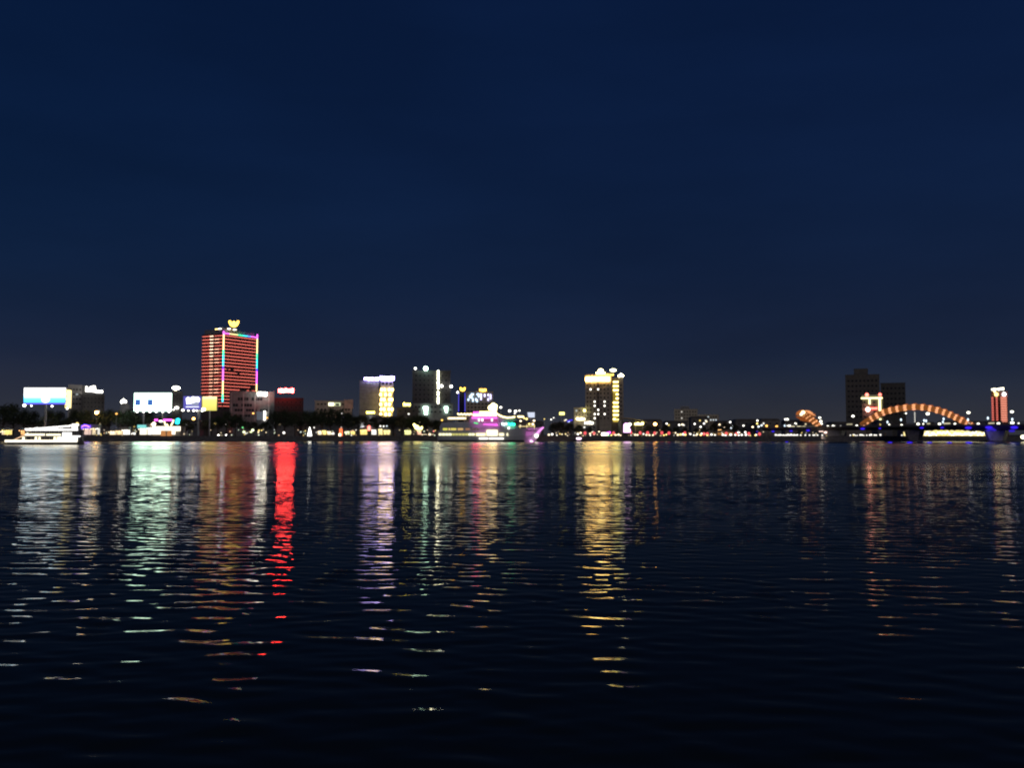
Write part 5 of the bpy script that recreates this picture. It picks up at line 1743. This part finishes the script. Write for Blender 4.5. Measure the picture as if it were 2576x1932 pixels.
    upper = [(2004, 1044), (2006, 1037), (2012, 1033), (2018, 1031), (2025, 1034), (2032, 1037), (2040, 1041), (2046, 1042), (2050, 1041), (2045, 1046), (2040, 1049), (2030, 1049), (2020, 1047), (2012, 1043.5)]
    hd = MB().prof([H(*p) for p in upper][::-1], hc.y - 1.5, hc.y + 1.5).part('head', em((1, .28, .065), .42), b)
    lower = [(2003.5, 1047), (2008, 1047.5), (2018, 1050.5), (2030, 1053.5), (2036, 1056), (2030, 1060), (2020, 1058.5), (2010, 1053.5), (2005, 1050.5)]
    MB().prof([H(*p) for p in lower][::-1], hc.y - 1.3, hc.y + 1.3).part('jaw', em((1, .24, .05), .24), b)
    for px in (2006, 2010, 2014):
        x0, z0 = H(px, 1048)
        MB().tube([(x0, hc.y - .9, z0), (x0, hc.y - .9, z0 + .7)], [.16, .03], 5).part('tooth', em((1, .6, .3), .8), hd)
    MB().ball((H(2018, 1040)[0], hc.y - 1.9, H(2018, 1040)[1]), 1.35, 10, 7, 1.2).part('eye_lamp', em((1, .80, .42), 8), hd)
    MB().ball((H(2013, 1042.5)[0], hc.y - 1.9, H(2013, 1042.5)[1]), .85, 8, 6).part('muzzle_lamp', em((1, .80, .45), 7), hd)
    for pts_ in ([(2024, 1034), (2034, 1035), (2044, 1040)], [(2030, 1037), (2040, 1041), (2050, 1047)]):
        MB().tube([(H(*p)[0], hc.y - 1.6, H(*p)[1]) for p in pts_], [.45, .38, .12], 6).part('horn', em((1, .40, .16), 1.0), hd)
    for k in range(6):
        x0, z0 = H(2012 + k * 4.2, 1055 + k * .9)
        MB().tube([(x0, hc.y - 1, z0), (x0 + .3, hc.y - 1, z0 - 1.0)], [.28, .04], 5).part('beard_spike', em((1, .30, .07), .4), hd)
    return at, onb


bat, onb = bridge()

# assumed boom, added to carry the blue dots on the water before the bridge
b = thing('assumed_boom', 'low dark assumed boom carrying a row of blue lights', 'boom', (X(2330, 380), 380, 0))
MB().tube([(X(1960, 420), 420, .12), (X(2200, 388), 388, .12), (X(2470, 374), 374, .12)], .22, 6).part('float', HULLD, b)
for px, w_ in ((1978, 8), (2237, 12), (2286, 15), (2336, 13), (2386, 13), (2435, 16)):
    D = 388 - (px - 2200) * 14 / 270 if px > 2200 else 388 + (2200 - px) * 32 / 240
    MB().ball((X(px, D), D - .2, .42), w_ * S(D) * .5, 10, 5, .26).part('blue_lamp', em((.05, .02, 1), .9), b)

# ------------------------------------------------------------------ lit night market below the bridge
rnd = random.Random(9)
px = 2283
k = 0
while px < 2512:
    wd = rnd.uniform(11, 16)
    t = (px - 2283) / 229
    y0 = 1082 + 6 * max(0, t - .55) / .45 + rnd.uniform(-1, 2)
    D = 524
    a, b_ = X(px, D), X(px + wd, D)
    root = thing('marquee_tent', 'brilliant yellow-white lit marquee in the night market under the bridge', 'tent', ((a + b_) / 2, D + 3, GZ), 'night market marquees')
    zt, zb = Z(y0, D), GZ
    ze = zb + (zt - zb) * .66
    c_ = rnd.choice(((1, .80, .34), (1, .86, .45), (1, .76, .24)))
    MB().box(a + .05, b_ - .05, D, D + 6, zb + .3, ze).part('side_wall', em(c_, rnd.uniform(1.6, 3.4)), root)
    MB().add([(a - .2, D - .3, ze + .004), (b_ + .2, D - .3, ze + .004), (b_ + .2, D + 6.3, ze + .004), (a - .2, D + 6.3, ze + .004), ((a + b_) / 2 + rnd.uniform(-.5, .5), D + 3, zt)],
             [(0, 1, 4), (1, 2, 4), (2, 3, 4), (3, 0, 4), (3, 2, 1, 0)]).part('canopy', em(c_, rnd.uniform(1.0, 3.0)), root)
    for x in (a, b_):
        MB().tube([(x, D - .1, zb), (x, D - .1, ze)], .08, 6).part('post', METAL, root)
    for j in range(3):
        MB().ball((a + (b_ - a) * (j + .5) / 3, D - .4, zb + rnd.uniform(.8, 2.6)), rnd.uniform(.4, .7), 7, 5).part('lamp', em((1, .92, .62), 7), root)
    px += wd
    k += 1
GM = 'white lamps of the far bank under the bridge'
for x in list(range(345, 725, 26)):
    bollard(1900 + x / 6.703, 980 + (790 + rnd.uniform(-22, 12)) / 6.703, 520, WH, 10, rnd.uniform(.45, .85), 'white lamp in a dense row on the bank beside the bridge pier', GM)
for x, y in ((765, 770), (848, 768), (845, 838), (915, 815), (978, 855), (1000, 820), (1052, 843), (1130, 800)):
    bollard(1900 + x / 6.703, 980 + y / 6.703, 518, WH, 8, .6, 'scattered white lamp on the bank beside the bridge pier', GM)
for x in (1605, 1660, 1690, 1720, 1770, 1800, 1830, 1880, 1930, 1955, 2010, 2040, 2110):
    bollard(1900 + x / 6.703, 980 + 815 / 6.703, 520, WH, 10, rnd.uniform(.45, .8), 'white lamp in the sparse row between the bridge piers', GM)
bollard(2269, 1101.5, 520, WH, 8, .55, 'single white lamp beside the lit night market', None)
bollard(2147, 1112, 499, YE, 4, .5, 'low yellow lamp at the water edge below the white lamp row', None)
street_lamp(2574, 1099.5, 470, (1, .93, .62), 10, 1.5, 'big warm lamp on a post where the bridge deck runs on past the pier', None)

# each block on the curved river front looks square at the water across from the viewer's quay
for o in FACING:
    phi = math.atan2(o.location.x, o.location.y)
    o.rotation_euler = (0, 0, -phi)
    o.scale = (math.cos(phi), 1, 1)

# ------------------------------------------------------------------ clean-up of helper properties
for o in SC.objects:
    if '_o' in o:
        del o['_o']
